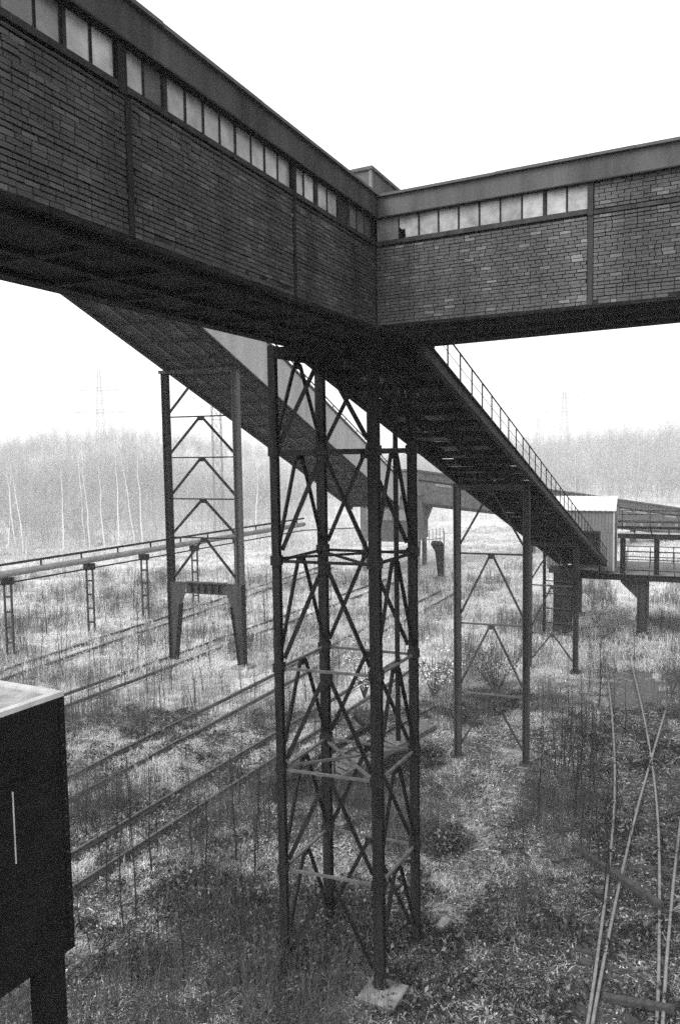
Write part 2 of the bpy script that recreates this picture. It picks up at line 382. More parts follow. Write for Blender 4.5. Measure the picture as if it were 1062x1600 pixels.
def right_wing():
    end = C + DR * LR; bend = isect(PB, DRB, end, NR)
    rt = root('brick_gallery', 'shorter brick gallery at upper right, lighter brick and brick-filled end bay', 'gallery', (end.x, end.y, 0))
    fl = MB(); a = 0.004
    fl.poly_prism([(p.x, p.y) for p in (C + DR * a, end, bend, XB + DR * a)], ZB - 0.016, ZB + 0.14); floor = fl.build('floor_slab', 'soffit', rt)
    for k in (0.25, 1.1, 1.9):
        b = MB(); b.obox(C - NR * k + DR * 0.5 + UP * (ZB - 0.09), DR * (LR - 0.5), -NR * 0.14, UP * 0.072); b.build('floor_beam', 'soffit', floor)
    t = 1.2
    while t < LR:
        for k0, k1 in ((0.39, 1.1), (1.24, 1.9)):
            b = MB(); b.obox(C + DR * t - NR * k0 + UP * (ZB - 0.08), DR * 0.12, -NR * (k1 - k0), UP * 0.062); b.build('cross_beam', 'soffit', floor)
        t += 1.3
    wl = MB(); wl.obox(C - DR * 0.02 - NR * 0.24 + UP * (ZB + 0.14), DR * (LR + 0.02), NR * 0.21, UP * (15.36 - ZB - 0.14))
    wl.obox(C + DR * 3.89 - NR * 0.238 + UP * 15.36, DR * (LR - 3.9), NR * 0.206, UP * (ZW - 15.36))
    wall = wl.build('wall', 'mortar', rt)
    toe = MB(); toe.obox(C + DR * 0.05 - NR * 0.03 + UP * (ZB - 0.02), DR * LR, NR * 0.035, UP * 0.05); toe.build('edge_angle', 'steel', rt)
    bw_ = MB(); bw_.obox(bend + UP * (ZB + 0.145), (OC - bend) * 0.985, V(DRB.y, -DRB.x, 0) * 0.2, UP * (ZT - ZB - 0.21)); bw_.build('rear_wall', 'brick', rt)
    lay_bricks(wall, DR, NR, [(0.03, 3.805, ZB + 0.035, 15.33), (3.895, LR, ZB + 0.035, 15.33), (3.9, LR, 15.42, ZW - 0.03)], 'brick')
    b = MB(); b.obox(C + DR * 3.81 - NR * 0.03 + UP * (ZB + 0.032), DR * 0.08, NR * 0.045, UP * (15.33 - ZB - .032))
    b.obox(C + DR * 3.81 - NR * 0.07 + UP * 15.33, DR * 0.08, NR * 0.10, UP * (ZW - 15.33)); b.build('post', 'steel2', rt)
    b = MB(); b.obox(C + DR * 3.9 - NR * 0.03 + UP * 15.345, DR * (LR - 3.9), NR * 0.04, UP * 0.06); b.build('tie_band', 'steel2', rt)
    sb = MB(); sb.obox(C + DR * 0.04 - NR * 0.05 + UP * 15.362, DR * 3.765, NR * 0.08, UP * 0.078); sb.build('sill', 'steel2', rt)
    pl = MB(); pl.obox(C + DR * 0.04 - NR * 0.06 + UP * 15.44, DR * 0.42, NR * 0.05, UP * (ZW - 15.444)); pl.build('corner_panel', 'plate', rt)
    panes = [(0.47, 0.86), (0.865, 1.235), (1.24, 1.61), (1.615, 1.985), (1.99, 2.355), (2.36, 2.725), (2.73, 3.09), (3.13, 3.465), (3.47, 3.805)]
    pane_row(rt, DR, NR, panes, 15.44, ZW, {0: 'broken'})
    q = MB(); q.obox(C + DR * 3.092 - NR * 0.06 + UP * 15.442, DR * 0.036, NR * 0.055, UP * (ZW - 15.444)); q.build('mullion', 'frame', rt)
    roofline(rt, [C + DR * a, end, bend, XB + DR * a], [(C + DR * 0.09, end, NR)], ZT, ZW)
    q = MB(); q.obox(C + DR * 0.1 - NR * 0.05 + UP * (ZW - 0.02), DR * (LR - 0.1), NR * 0.13, UP * 0.019); q.build('head_trim', 'frame', rt)
right_wing()

def roof_block():
    p = V(0.80, 18.0, 16.24); a = AZ(119.5) ; b = AZ(24)
    rt = root('roof_block', 'small square brick block rising on the roof where the two galleries meet', 'roof block', (p.x, p.y, 16.24))
    fz = 1.55
    q = MB(); q.obox(p - b * 0.0, -a * 1.6, b * 1.9, UP * fz); w_ = q.build('wall', 'darkbrick', rt)
    q = MB(); q.obox(p + a * 0.05 - b * 0.05 + UP * fz, -a * 1.72, b * 2.0, UP * 0.07); q.build('roof', 'roof', rt)
    q = MB(); q.obox(p - a * 0.05 - b * 0.02, a * 0.07, b * 0.08, UP * fz); q.build('corner_trim', 'plate', rt)
roof_block()

# ------------------------------------------------------------------ lattice support tower
LEG = dict(L=V(-1.37, 16.89, 0), F=V(0.70, 16.14, 0), R=V(1.63, 17.86, 0), B=V(-0.42, 18.71, 0))
def lattice_tower():
    rt = root('lattice_tower', 'tall dark four-legged steel lattice tower carrying the gallery corner', 'tower', (0.13, 17.4, 0))
    lv = [13.62, 11.62, 9.30, 6.96, 4.70, 2.43, 0.1]
    wd = dict(L=(0.16, 0.16), F=(0.22, 0.2), R=(0.19, 0.18), B=(0.2, 0.2))
    across = AZ(110)
    for k, p in LEG.items():
        q = MB(); q.hcol(p + UP * 0.12, p + UP * 13.86, across, wd[k][0], wd[k][1], 0.022); lg = q.build('leg', 'steel', rt)
        q = MB(); q.cbox(p + UP * 0.135, across * 0.42, AZ(20) * 0.42, UP * 0.03)
        for s1 in (-1, 1): q.extrude([p + across * s1 * 0.11 + UP * 0.15, p + across * s1 * 0.2 + UP * 0.15, p + across * s1 * 0.11 + UP * 0.4], AZ(20) * 0.015)
        q.build('base_plate', 'steel', lg)
        for z in lv[1:6]:
            q = MB(); q.cbox(p + UP * (z + 0.02), across * (wd[k][0] + 0.05), AZ(20) * (wd[k][1] + 0.05), UP * 0.2); q.build('gusset', 'steel', lg)
    for a, b in (('L', 'F'), ('F', 'R'), ('R', 'B'), ('B', 'L')):
        p, q_ = LEG[a], LEG[b]; d = (q_ - p).normalized(); nrm = d.cross(UP); mid = (p + q_) / 2
        for i, z in enumerate(lv[:6]):
            if i > 0:
                m = MB(); w_ = 0.11 if i == 1 else 0.06 if i < 3 else 0.05
                m.bar(p + d * 0.13 + UP * z, q_ - d * 0.13 + UP * z, 0.06, w_); m.build('strut', 'palesteel' if i > 2 else 'steel', rt)  # lower struts paler, top light carried by the colour
            else:
                m = MB(); m.bar(p + d * 0.1 + UP * 13.72, q_ - d * 0.1 + UP * 13.72, 0.14, 0.2); m.build('cap_beam', 'steel', rt)
            zn = lv[i + 1]
            for s_, e in ((1, q_ - d * 0.12), (-1, p + d * 0.12)):
                m = MB(); top = mid + d * s_ * 0.04 + UP * (z - 0.06); bot = e + UP * ((zn + 0.22 if i < 5 else 0.5) + rng.uniform(-.03, .03))
                off = nrm * 0.03 * s_
                # paired angle sections: flange + leg
                m.bar(top + off, bot + off, 0.018, 0.095, nrm.cross(bot - top)); m.bar(top + off * 2.2, bot + off * 2.2, 0.05, 0.014, nrm.cross(bot - top))
                m.build('brace', 'steel', rt)
            m = MB(); m.cbox(mid + UP * (z - 0.09), d * 0.26, nrm * 0.012, UP * 0.16); m.build('node_plate', 'steel', rt)
    for z in (lv[2], lv[4]):
        for a, b in (('L', 'R'), ('B', 'F')):
            p, q_ = LEG[a] + UP * (z + (0.06 if a == 'L' else -0.05)), LEG[b] + UP * (z + (0.06 if a == 'L' else -0.05)); d = (q_ - p).normalized()
            m = MB(); m.bar(p + d * 0.12, q_ - d * 0.12, 0.06, 0.05); m.build('plan_brace', 'palesteel' if z < 6 else 'steel', rt)  # lower plan braces paler too, light from above in the colour
    # drain pipe down the right-hand face
    x = (LEG['F'] * 0.47 + LEG['R'] * 0.53) + V(0.02, 0.12, 0)
    m = MB(); m.tube([x + UP * 13.8, x + UP * 5.2], 0.055, 8); pp = m.build('drain_pipe', 'steel', rt)
    # concrete footings
lattice_tower()
def footing(p, az, w_, h, label, m='concrete'):
    q = MB(); a, b = AZ(az) * w_, AZ(az + 90) * w_
    c = V(p[0], p[1], 0)
    ch = 0.03
    lo = [c + (a * sx + b * sy) / 2 + UP * -0.1 for sx, sy in ((-1, 1), (1, 1), (1, -1), (-1, -1))]
    if (lo[1] - lo[0]).cross(lo[2] - lo[1]).z < 0: lo = lo[::-1]
    hi = [c + (v - c) * 1.0 + UP * (h + 0.1 - ch) for v in lo]; hi = [V(v.x, v.y, h - ch) for v in hi]
    tp = [V(c.x + (v.x - c.x) * (1 - 2 * ch / w_), c.y + (v.y - c.y) * (1 - 2 * ch / w_), h + rng.uniform(-.01, .01)) for v in lo]
    q.quad_box(lo + hi); i = len(q.v); q.v += [tuple(v) for v in tp]; q.f.append((i, i + 1, i + 2, i + 3))
    for k in range(4): q.f.append((4 + k, 4 + (k + 1) % 4, i + (k + 1) % 4, i + k))
    q.f.remove((4, 5, 6, 7))
    return tag(q.build('concrete_footing', m), label, 'footing')
footing((LEG['F'].x + 0.05, LEG['F'].y - 0.12), 118, 0.84, 0.17, 'pale concrete pad under the nearest leg of the lattice tower')
footing((LEG['L'].x, LEG['L'].y), 110, 0.6, 0.10, 'concrete pad under the left leg of the lattice tower, sunk in brambles', 'darkconc')
footing((LEG['R'].x, LEG['R'].y), 110, 0.6, 0.10, 'concrete pad under the right leg of the lattice tower', 'darkconc')
footing((LEG['B'].x, LEG['B'].y), 110, 0.6, 0.10, 'concrete pad under the rear leg of the lattice tower, hidden by leaves', 'darkconc')
q = MB(); q.cbox((2.33, 18.4, 0.09), AZ(30) * 0.42, AZ(120) * 0.22, V(0.05, 0.02, 0.2)); tag(q.build('concrete_block', 'concrete'), 'small loose concrete block lying right of the lattice tower feet', 'block')

# ------------------------------------------------------------------ inclined conveyor bridges
def frame_of(az, dec):
    d = V(math.sin(R(az)) * math.cos(R(dec)), math.cos(R(az)) * math.cos(R(dec)), -math.sin(R(dec)))
    lat = V(math.cos(R(az)), -math.sin(R(az)), 0)
    return d, lat, lat.cross(d)

def clad_conveyor():
    P = V(-9.2, 43.44, 15.98); d, lat, up = frame_of(20, 18); W = 4.5; t0, t1 = -21.0, 31.5; Hh = 2.35
    rt = root('enclosed_conveyor', 'pale sheet-clad conveyor bridge sloping down behind the lattice tower', 'conveyor bridge', (P.x, P.y, 0))
    A = P + d * t0; L = t1 - t0
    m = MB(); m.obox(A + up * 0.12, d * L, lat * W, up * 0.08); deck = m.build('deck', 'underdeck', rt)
    for k in (0, W - 0.2):
        m = MB(); m.hcol(A + lat * (k + 0.1) + up * 0.0, A + lat * (k + 0.1) + d * L, lat, 0.2, 0.24, 0.03); m.build('girder', 'steel', rt)
    for k in (1.2, 2.25, 3.3):
        m = MB(); m.obox(A + lat * k + up * 0.0, d * L, lat * 0.1, up * 0.117); m.build('stringer', 'palesteel', deck)
    t = 0.6
    while t < L:
        m = MB(); m.obox(A + d * t + lat * 0.21 - up * 0.09, d * 0.14, lat * (W - 0.42), up * 0.086); m.build('cross_beam', 'steel', deck); t += 2.1
    # loose bright plates under the deck
    for k in range(12):
        tt = rng.uniform(10, 40); m = MB(); m.obox(A + d * tt + lat * rng.uniform(1.3, 3.2) - up * 0.02, d * rng.uniform(0.4, 1.2), lat * rng.uniform(0.1, 0.35), up * 0.012 + d * .004); m.build('loose_plate', 'steel2', deck)
    wl = MB(); wl.obox(A + lat * 0.04 + up * 0.2, d * L, lat * 0.1, up * Hh); wl.build('rear_side', 'clad', rt)
    side = MB(); side.obox(A + lat * (W - 0.16) + up * 0.2, d * L, lat * 0.08, up * Hh); side = side.build('side_wall', 'clad', rt)
    t = 0.0; pw = 3.0
    while t < L - 0.1:
        ln = min(pw, L - t); m = MB(); m.obox(A + lat * (W - 0.078) + up * (0.14) + d * (t + 0.012), d * (ln - 0.024), lat * 0.03, up * (Hh + 0.02)); m.build('cladding_panel', 'clad', side); t += pw
    rf = MB(); rf.obox(A - lat * 0.05 + up * (Hh + 0.22), d * L, lat * (W + 0.1), up * 0.1); rf.build('roof', 'roof', rt)
    g = MB(); g.tube([A + lat * (W + 0.0) + up * (Hh + 0.55), A + lat * W + up * (Hh + 0.55) + d * L], 0.045, 6)
    g = g.build('roof_handrail', 'steel2', rt)
    t = 0.5
    while t < L:
        m = MB(); m.bar(A + lat * W + d * t + up * (Hh + 0.3), A + lat * W + d * t + up * (Hh + 0.55), 0.05, 0.05, d); m.build('handrail_post', 'steel2', g); t += 2.6
clad_conveyor()

def open_conveyor():
    P = V(4.27, 28.97, 10.32); d, lat, up = frame_of(25, 15.5); W = 2.9; t0, t1 = -12.6, 22.6
    rt = root('open_conveyor', 'open steel conveyor walkway with handrail sloping down to the corrugated shed', 'conveyor bridge', (P.x, P.y, 0))
    A = P + d * t0; L = t1 - t0
    for k in (0.0, W - 0.16):
        m = MB(); m.hcol(A + lat * (k + 0.08) + up * 0.17, A + lat * (k + 0.08) + up * 0.17 + d * L, lat, 0.16, 0.34, 0.025); m.build('girder', 'steel2' if k else 'steel', rt)
    t = 0.3; i = 0
    while t < L:
        m = MB(); m.obox(A + d * t + lat * 0.17 + up * 0.06, d * 0.1, lat * (W - 0.34), up * 0.14); m.build('cross_beam', 'steel', rt)
        # floor plates of this bay in five strips, some missing or shifted
        for j in range(5):
            r = rng.random()
            if j == 4 and r < 0.03: continue
            lw = (W - 0.36) / 5; a = 0.0 if r > 0.3 else rng.uniform(0.03, 0.16)
            m = MB(); m.obox(A + d * (t + a) + lat * (0.18 + j * lw + 0.006) + up * (0.205 + rng.uniform(0, .02)), d * (1.045 - a), lat * (lw - 0.012), up * 0.03)
            m.build('floor_plate', rng.choice(('plate', 'plate', 'steel2')) if rng.random() < (0.85 if j == 0 else 0.35 if j == 1 else 0.2) else rng.choice(('soffit', 'underdeck')), rt)
        t += 1.05; i += 1
    m = MB(); m.obox(A + lat * 0.9 + up * 0.62, d * L, lat * 1.0, up * 0.05); belt = m.build('belt', 'soffit', rt)
    for k in (0.78, 1.94):
        m = MB(); m.obox(A + lat * k + up * 0.42, d * L, lat * 0.08, up * 0.16); m.build('belt_stringer', 'steel', rt)
    t = 0.5
    while t < L:
        m = MB(); m.tube([A + d * t + lat * 0.9 + up * 0.54, A + d * t + lat * 1.9 + up * 0.54], 0.06, 8); m.build('idler_roller', 'steel', rt)
        for k in (0.82, 1.98):
            m = MB(); m.obox(A + d * t + lat * (k - 0.03) + up * 0.237, d * 0.06, lat * 0.06, up * 0.18); m.build('belt_leg', 'steel', rt)
        t += 1.5
    # handrail on the right
    e = A + lat * (W - 0.05)
    hr = MB(); hr.tube([e + UP * 1.05, e + UP * 1.05 + d * L], 0.022, 6); hr = hr.build('handrail', 'steel', rt)
    k = MB(); k.tube([e + UP * 0.72, e + UP * 0.72 + d * L], 0.008, 5); k.build('knee_rail', 'steel', hr)
    t = 0.95
    while t < L:
        j = rng.uniform(-.02, .02)
        k = MB(); k.bar(e + d * t + UP * 0.32, e + d * (t + j) + UP * 1.05, 0.03, 0.03, lat); k.build('rail_post', 'steel', hr); t += 1.055
open_conveyor()

# ------------------------------------------------------------------ trestles
def trestle(name, label, A, B, zt, levels, colw, m, apex_drop=0.05, group=None, foot=True):
    A, B = V(*A, 0), V(*B, 0); rt = root(name, label, 'trestle', tuple((A + B) / 2)); d = (B - A).normalized(); nrm = d.cross(UP); mid = (A + B) / 2
    for p in (A, B):
        q = MB(); q.hcol(p + UP * 0.1, p + UP * zt, nrm, colw, colw, 0.03); lg = q.build('leg', m, rt)
        q = MB(); q.cbox(p + UP * 0.1, d * colw * 1.9, nrm * colw * 1.9, UP * 0.04); q.build('base_plate', m, lg)
    q = MB(); q.bar(A + d * colw / 2 + UP * (zt - 0.14), B - d * colw / 2 + UP * (zt - 0.14), colw * 0.8, 0.22); q.build('head_beam', m, rt)
    lv = [zt - 0.25] + levels + [0.25]
    for i, z in enumerate(lv[:-1]):
        if i > 0:
            q = MB(); q.bar(A + d * colw / 2 + UP * z, B - d * colw / 2 + UP * z, 0.07, 0.06); q.build('strut', 'palesteel' if z < 6 else 'steel2', rt)
        for s_, e in ((1, B - d * colw / 2), (-1, A + d * colw / 2)):
            q = MB(); t = mid + d * s_ * 0.05 + UP * (z - 0.05); b = e + UP * (lv[i + 1] + 0.35); q.bar(t, b, 0.04, 0.075, nrm.cross(b - t)); q.build('brace', m, rt)
        q = MB(); q.cbox(mid + UP * (z - 0.1), d * 0.24, nrm * 0.02, UP * 0.16); q.build('node_plate', m, rt)
    return rt
trestle('steel_trestle', 'slim two-legged steel trestle under the open conveyor, right of the lattice tower', (4.28, 28.97), (6.62, 28.1), 10.34, [7.78, 5.18, 2.57], 0.24, 'steel2')
trestle('steel_trestle', 'farther two-legged steel trestle holding the low end of the open conveyor', (9.75, 40.72), (11.9, 39.84), 6.75, [4.48, 1.97], 0.26, 'steel2')
for p, lab in (((4.28, 28.97), 'concrete pad under the left leg of the slim trestle'), ((6.62, 28.1), 'concrete pad under the right leg of the slim trestle')):
    footing(p, 110, 0.6, 0.08, lab, 'darkconc')

def portal_trestle():
    A, B = V(-9.35, 43.44, 0), V(-5.35, 41.95, 0); zt = 15.92
    rt = root('portal_trestle', 'tall left-hand trestle with tapered portal legs under the pale conveyor bridge', 'trestle', tuple((A + B) / 2))
    d = (B - A).normalized(); nrm = d.cross(UP); mid = (A + B) / 2; zp = 4.5; cw = 0.34
    for p, s_ in ((A, 1), (B, -1)):
        q = MB(); q.hcol(p + UP * zp, p + UP * zt, nrm, cw, cw, 0.035); lg = q.build('leg', 'steel' if s_ > 0 else 'palesteel', rt)  # right leg paler: light on its front face put into the colour
        q = MB(); o = p - nrm * 0.22      # tapered foot: plate web with flanges, wide at the portal beam
        w0, w1 = 0.34, 0.86
        pts = [o + d * (-cw / 2 * s_), o + d * s_ * (w0 - cw / 2), o + d * s_ * (w1 - cw / 2 - .1) + UP * 3.3, o + d * s_ * (w1 - cw / 2 + .15) + UP * 3.85, o + d * s_ * (w1 - cw / 2 + .15) + UP * zp, o + d * (-cw / 2 * s_) + UP * zp]
        web = [x + nrm * 0.18 for x in pts]; q.extrude(web, nrm * 0.08)
        q.build('portal_web', 'steel2', lg)
        q = MB(); q.extrude([pts[1], pts[2], pts[2] - d * s_ * 0.04, pts[1] - d * s_ * 0.04], nrm * 0.44); q.extrude([pts[0], pts[5], pts[5] + d * s_ * 0.04, pts[0] + d * s_ * 0.04], nrm * 0.44); q.build('portal_flange', 'steel', lg)
        for z in (0.9, 1.8, 2.7, 3.5):
            ww = w0 + (w1 - w0 - .1) * z / 3.3
            q = MB(); q.obox(p + d * s_ * (-cw / 2 + 0.05) - nrm * 0.2 + UP * z, d * s_ * (ww - 0.12), nrm * 0.15, UP * 0.03); q.build('stiffener', 'steel', lg)
    q = MB(); q.hcol(A + d * 0.9 + UP * (zp - 0.28), B - d * 0.9 + UP * (zp - 0.28), nrm, 0.4, 0.62, 0.04); pb = q.build('portal_beam', 'steel2', rt)
    for k in range(1, 6):
        q = MB(); q.cbox(A + d * (0.9 + k * 0.42) + UP * (zp - 0.28), d * 0.03, nrm * 0.38, UP * 0.52); q.build('stiffener', 'steel', pb)
    q = MB(); q.bar(A - d * 0.25 + UP * (zt - 0.0), B + d * 0.25 + UP * (zt - 0.0), 0.5, 0.16); q.build('head_beam', 'steel2', rt)
    lv = [15.75, 13.5, 11.31, 9.07, 6.96, zp]
    for i, z in enumerate(lv[:-1]):
        if i > 0:
            q = MB(); q.bar(A + d * cw / 2 + UP * z, B - d * cw / 2 + UP * z, 0.08, 0.07); q.build('strut', 'steel', rt)
        for s_, e in ((1, B - d * cw / 2), (-1, A + d * cw / 2)):
            q = MB(); t = mid + d * s_ * 0.08 + UP * (z - 0.05); b = e + UP * (lv[i + 1] + 0.2); q.bar(t, b, 0.06, 0.13, nrm.cross(b - t)); q.build('brace', 'steel', rt)
        q = MB(); q.cbox(mid + UP * (z - 0.12), d * 0.42, nrm * 0.03, UP * 0.2); q.build('node_plate', 'steel', rt)
    for p, nm in ((A, 'left'), (B, 'right')): footing((p.x, p.y), 110, 1.0, 0.1, 'concrete pad under the %s leg of the portal trestle' % nm)
portal_trestle()

# ------------------------------------------------------------------ pipe bridge on the left
def pipe_bridge():
    d = AZ(30.5); p0 = V(-19.3, 45.5, 0)
    rt = root('pipe_line', 'thick and thin pipes carried along a row of low posts at far left', 'pipe line', tuple(p0))
    a, b = p0 - d * 12, p0 + d * 31.5
    q = MB(); q.tube([a + UP * 4.75, b + UP * 4.75], 0.2, 12); q.build('pipe', 'pipe', rt, True)
    q = MB(); q.tube([a + UP * 5.3, b + UP * 5.3], 0.075, 8); tp = q.build('thin_pipe', 'steel', rt, True)
    q = MB(); q.tube([a + UP * 4.2, b + UP * 4.2, b + d * 4 + UP * 3.9, V(1.5, 77, 3.9)], 0.05, 8); q.build('thin_pipe', 'steel', rt, True)
    t = -10.0
    while t < 31:
        q = MB(); q.cbox(p0 + d * t + UP * 5.08, d * 0.08, d.cross(UP) * 0.08, UP * 0.4); q.build('pipe_clip', 'steel', tp); t += 3.1
    for oi, t in enumerate((0, 6.1, 11, 16.3, 21.5, 27.0)):
        p = p0 + d * t; pr = root('pipe_post', '%s narrow latticed post under the pipe line, counted from the left edge' % ('first', 'second', 'third', 'fourth', 'fifth', 'sixth')[oi], 'post', tuple(p), 'posts under the pipe line')
        for s_ in (-1, 1):
            q = MB(); q.bar(p + V(s_ * 0.2, 0, 0), p + V(s_ * 0.2, 0, 4.1), 0.09, 0.1, d); q.build('upright', 'steel2', pr)
        for z in (0.7, 1.6, 2.5, 3.4):
            q = MB(); q.bar(p + V(-0.2, 0, z), p + V(0.2, 0, z), 0.06, 0.12); q.build('batten', 'steel2', pr)
        q = MB(); q.cbox(p + UP * 4.32, V(0.55, 0, 0), d * 0.3, UP * 0.42); q.build('saddle', 'steel', pr)
pipe_bridge()

# ------------------------------------------------------------------ dark cabin at lower left
def dark_cabin():
    P = V(-2.87, 8.0, 0); u = -AZ(30); v = -AZ(117); z0, z1 = 6.49, 9.2
    rt = root('dark_cabin', 'black box cabin on a post at lower left with pale flat roof', 'cabin', (-2.95, 7.9, 0))
    q = MB(); q.obox(P + UP * z0, u * 4.5, v * 3, UP * (z1 - z0)); body = q.build('body', 'cabin', rt)
    q = MB(); q.obox(P + u * 0.1 + v * 0.1 + UP * z1, u * 4.3, v * 2.8, UP * 0.02); q.build('roof', 'roofpale', rt)
    for o, a, b in ((P, u * 4.5, v * 0.09), (P + v * 0.09, v * 2.9, u * 0.09)):
        q = MB(); q.obox(o + UP * z1, a, b, UP * 0.05); q.build('roof_rim', 'rim', rt)
    nrm = V(math.cos(R(30)), -math.sin(R(30)), 0)
    q = MB(); q.obox(P + u * 0.66 + nrm * 0.001 + UP * 7.72, u * 0.012, nrm * 0.008, UP * 0.72); q.build('light_slit', 'rim', rt)  # pale strip painted in for daylight through a slit in the wall
    for t in (0.03, 1.3, 2.6):
        q = MB(); q.obox(P + u * t + nrm * 0.001 + UP * (z0 + 0.01), u * 0.05, nrm * 0.012, UP * (z1 - z0 - 0.02)); q.build('corner_angle', 'cabin', body)
    for z in (7.4, 8.35):
        q = MB(); q.obox(P + u * 0.085 + nrm * 0.001 + UP * z, u * 1.2, nrm * 0.006, UP * 0.03); q.build('seam', 'steel', body)
    for i in range(14):
        q = MB(); q.tube([P + u * 0.055 + nrm * 0.012 + UP * (z0 + 0.12 + i * 0.19), P + u * 0.055 + nrm * 0.022 + UP * (z0 + 0.12 + i * 0.19)], 0.012, 6); q.build('bolt', 'steel2', body)
    q = MB(); q.obox(P + u * 0.13 + v * 0.01 + UP * 0, u * 0.24, v * 0.24, UP * (z0 - 0.001)); q.build('leg', 'cabin', rt)
    q = MB(); q.obox(P + u * 0.13 + v * 2.7 + UP * 0, u * 0.24, v * 0.24, UP * (z0 - 0.001)); q.build('leg', 'cabin', rt)
dark_cabin()

# ------------------------------------------------------------------ right-hand shed, platform, far gallery
def corrugated(mb, o, a, h, n, pitch=0.19, depth=0.045):
    L = a.length; k = max(2, int(L / (pitch / 2))); prev = None
    i0 = len(mb.v)
    for i in range(k + 1):
        p = o + a * (i / k) + n * (depth if i % 2 else 0.0)
        mb.v.append(tuple(p)); mb.v.append(tuple(p + h))
    for i in range(k): mb.f.append((i0 + 2 * i, i0 + 2 * i + 2, i0 + 2 * i + 3, i0 + 2 * i + 1))
def shed():
    a, b = AZ(112), AZ(22); O = V(12.9, 49.3, 0); z0, z1, zr = 3.95, 7.65, 8.35; Wd, Dp = 3.95, 3.0
    rt = root('corrugated_shed', 'small corrugated sheet shed with bright pitched roof at the conveyor foot', 'shed', (14.7, 48.6, z0))
    n = -b
    # front wall with the conveyor doorway cut out
    q = MB(); xd0, xd1, zd = 1.2, 3.15, 6.3
    corrugated(q, O + UP * zd, a * Wd, UP * (z1 - zd), n); corrugated(q, O + UP * z0, a * xd0, UP * (zd - z0), n); corrugated(q, O + a * xd1 + UP * z0, a * (Wd - xd1), UP * (zd - z0), n)
    fw = q.build('front_wall', 'corr', rt)
    q = MB()
    for x in (xd0, xd1 - 0.08): q.obox(O + a * x - n * 0.03 + UP * z0, a * 0.08, n * 0.1, UP * (zd - z0))
    q.obox(O + a * xd0 - n * 0.02 + UP * zd, a * (xd1 - xd0), n * 0.09, UP * 0.1); q.build('door_frame', 'frame', fw)
    q = MB(); corrugated(q, O + a * Wd + UP * z0, b * Dp, UP * (z1 - z0), a); q.tri(O + a * Wd + UP * z1, O + a * Wd + b * Dp + UP * z1, O + a * Wd + b * Dp / 2 + UP * zr); q.build('side_wall', 'corr', rt)
    q = MB(); corrugated(q, O + UP * z0, b * Dp, UP * (z1 - z0), -a); q.tri(O + UP * z1, O + b * Dp + UP * z1, O + b * Dp / 2 + UP * zr); q.build('side_wall', 'corr', rt)
    q = MB(); q.obox(O + b * Dp + UP * z0, a * Wd, b * 0.1, UP * (z1 - z0)); q.build('rear_wall', 'corr', rt)
    q = MB(); q.obox(O + a * (Wd - 0.06) - b * 0.06 + UP * z0, a * 0.1, b * 0.1, UP * (z1 - z0)); q.build('corner_trim', 'clad', rt)
    for s_ in (0, 1):
        e0 = O - a * 0.12 + (b * Dp + b * 0.16 if s_ else -b * 0.16) + UP * (z1 - 0.03); rdg = O - a * 0.12 + b * Dp / 2 + UP * (zr + 0.05)
        q = MB(); sl_ = rdg - e0; nn = a.cross(sl_).normalized(); nn = nn if nn.z > 0 else -nn
        q.obox(e0, a * (Wd + 0.24), sl_, nn * 0.02); corrugated(q, e0 + nn * 0.021, a * (Wd + 0.24), sl_, nn, 0.3, 0.03); q.build('roof', 'zinc', rt)
shed()

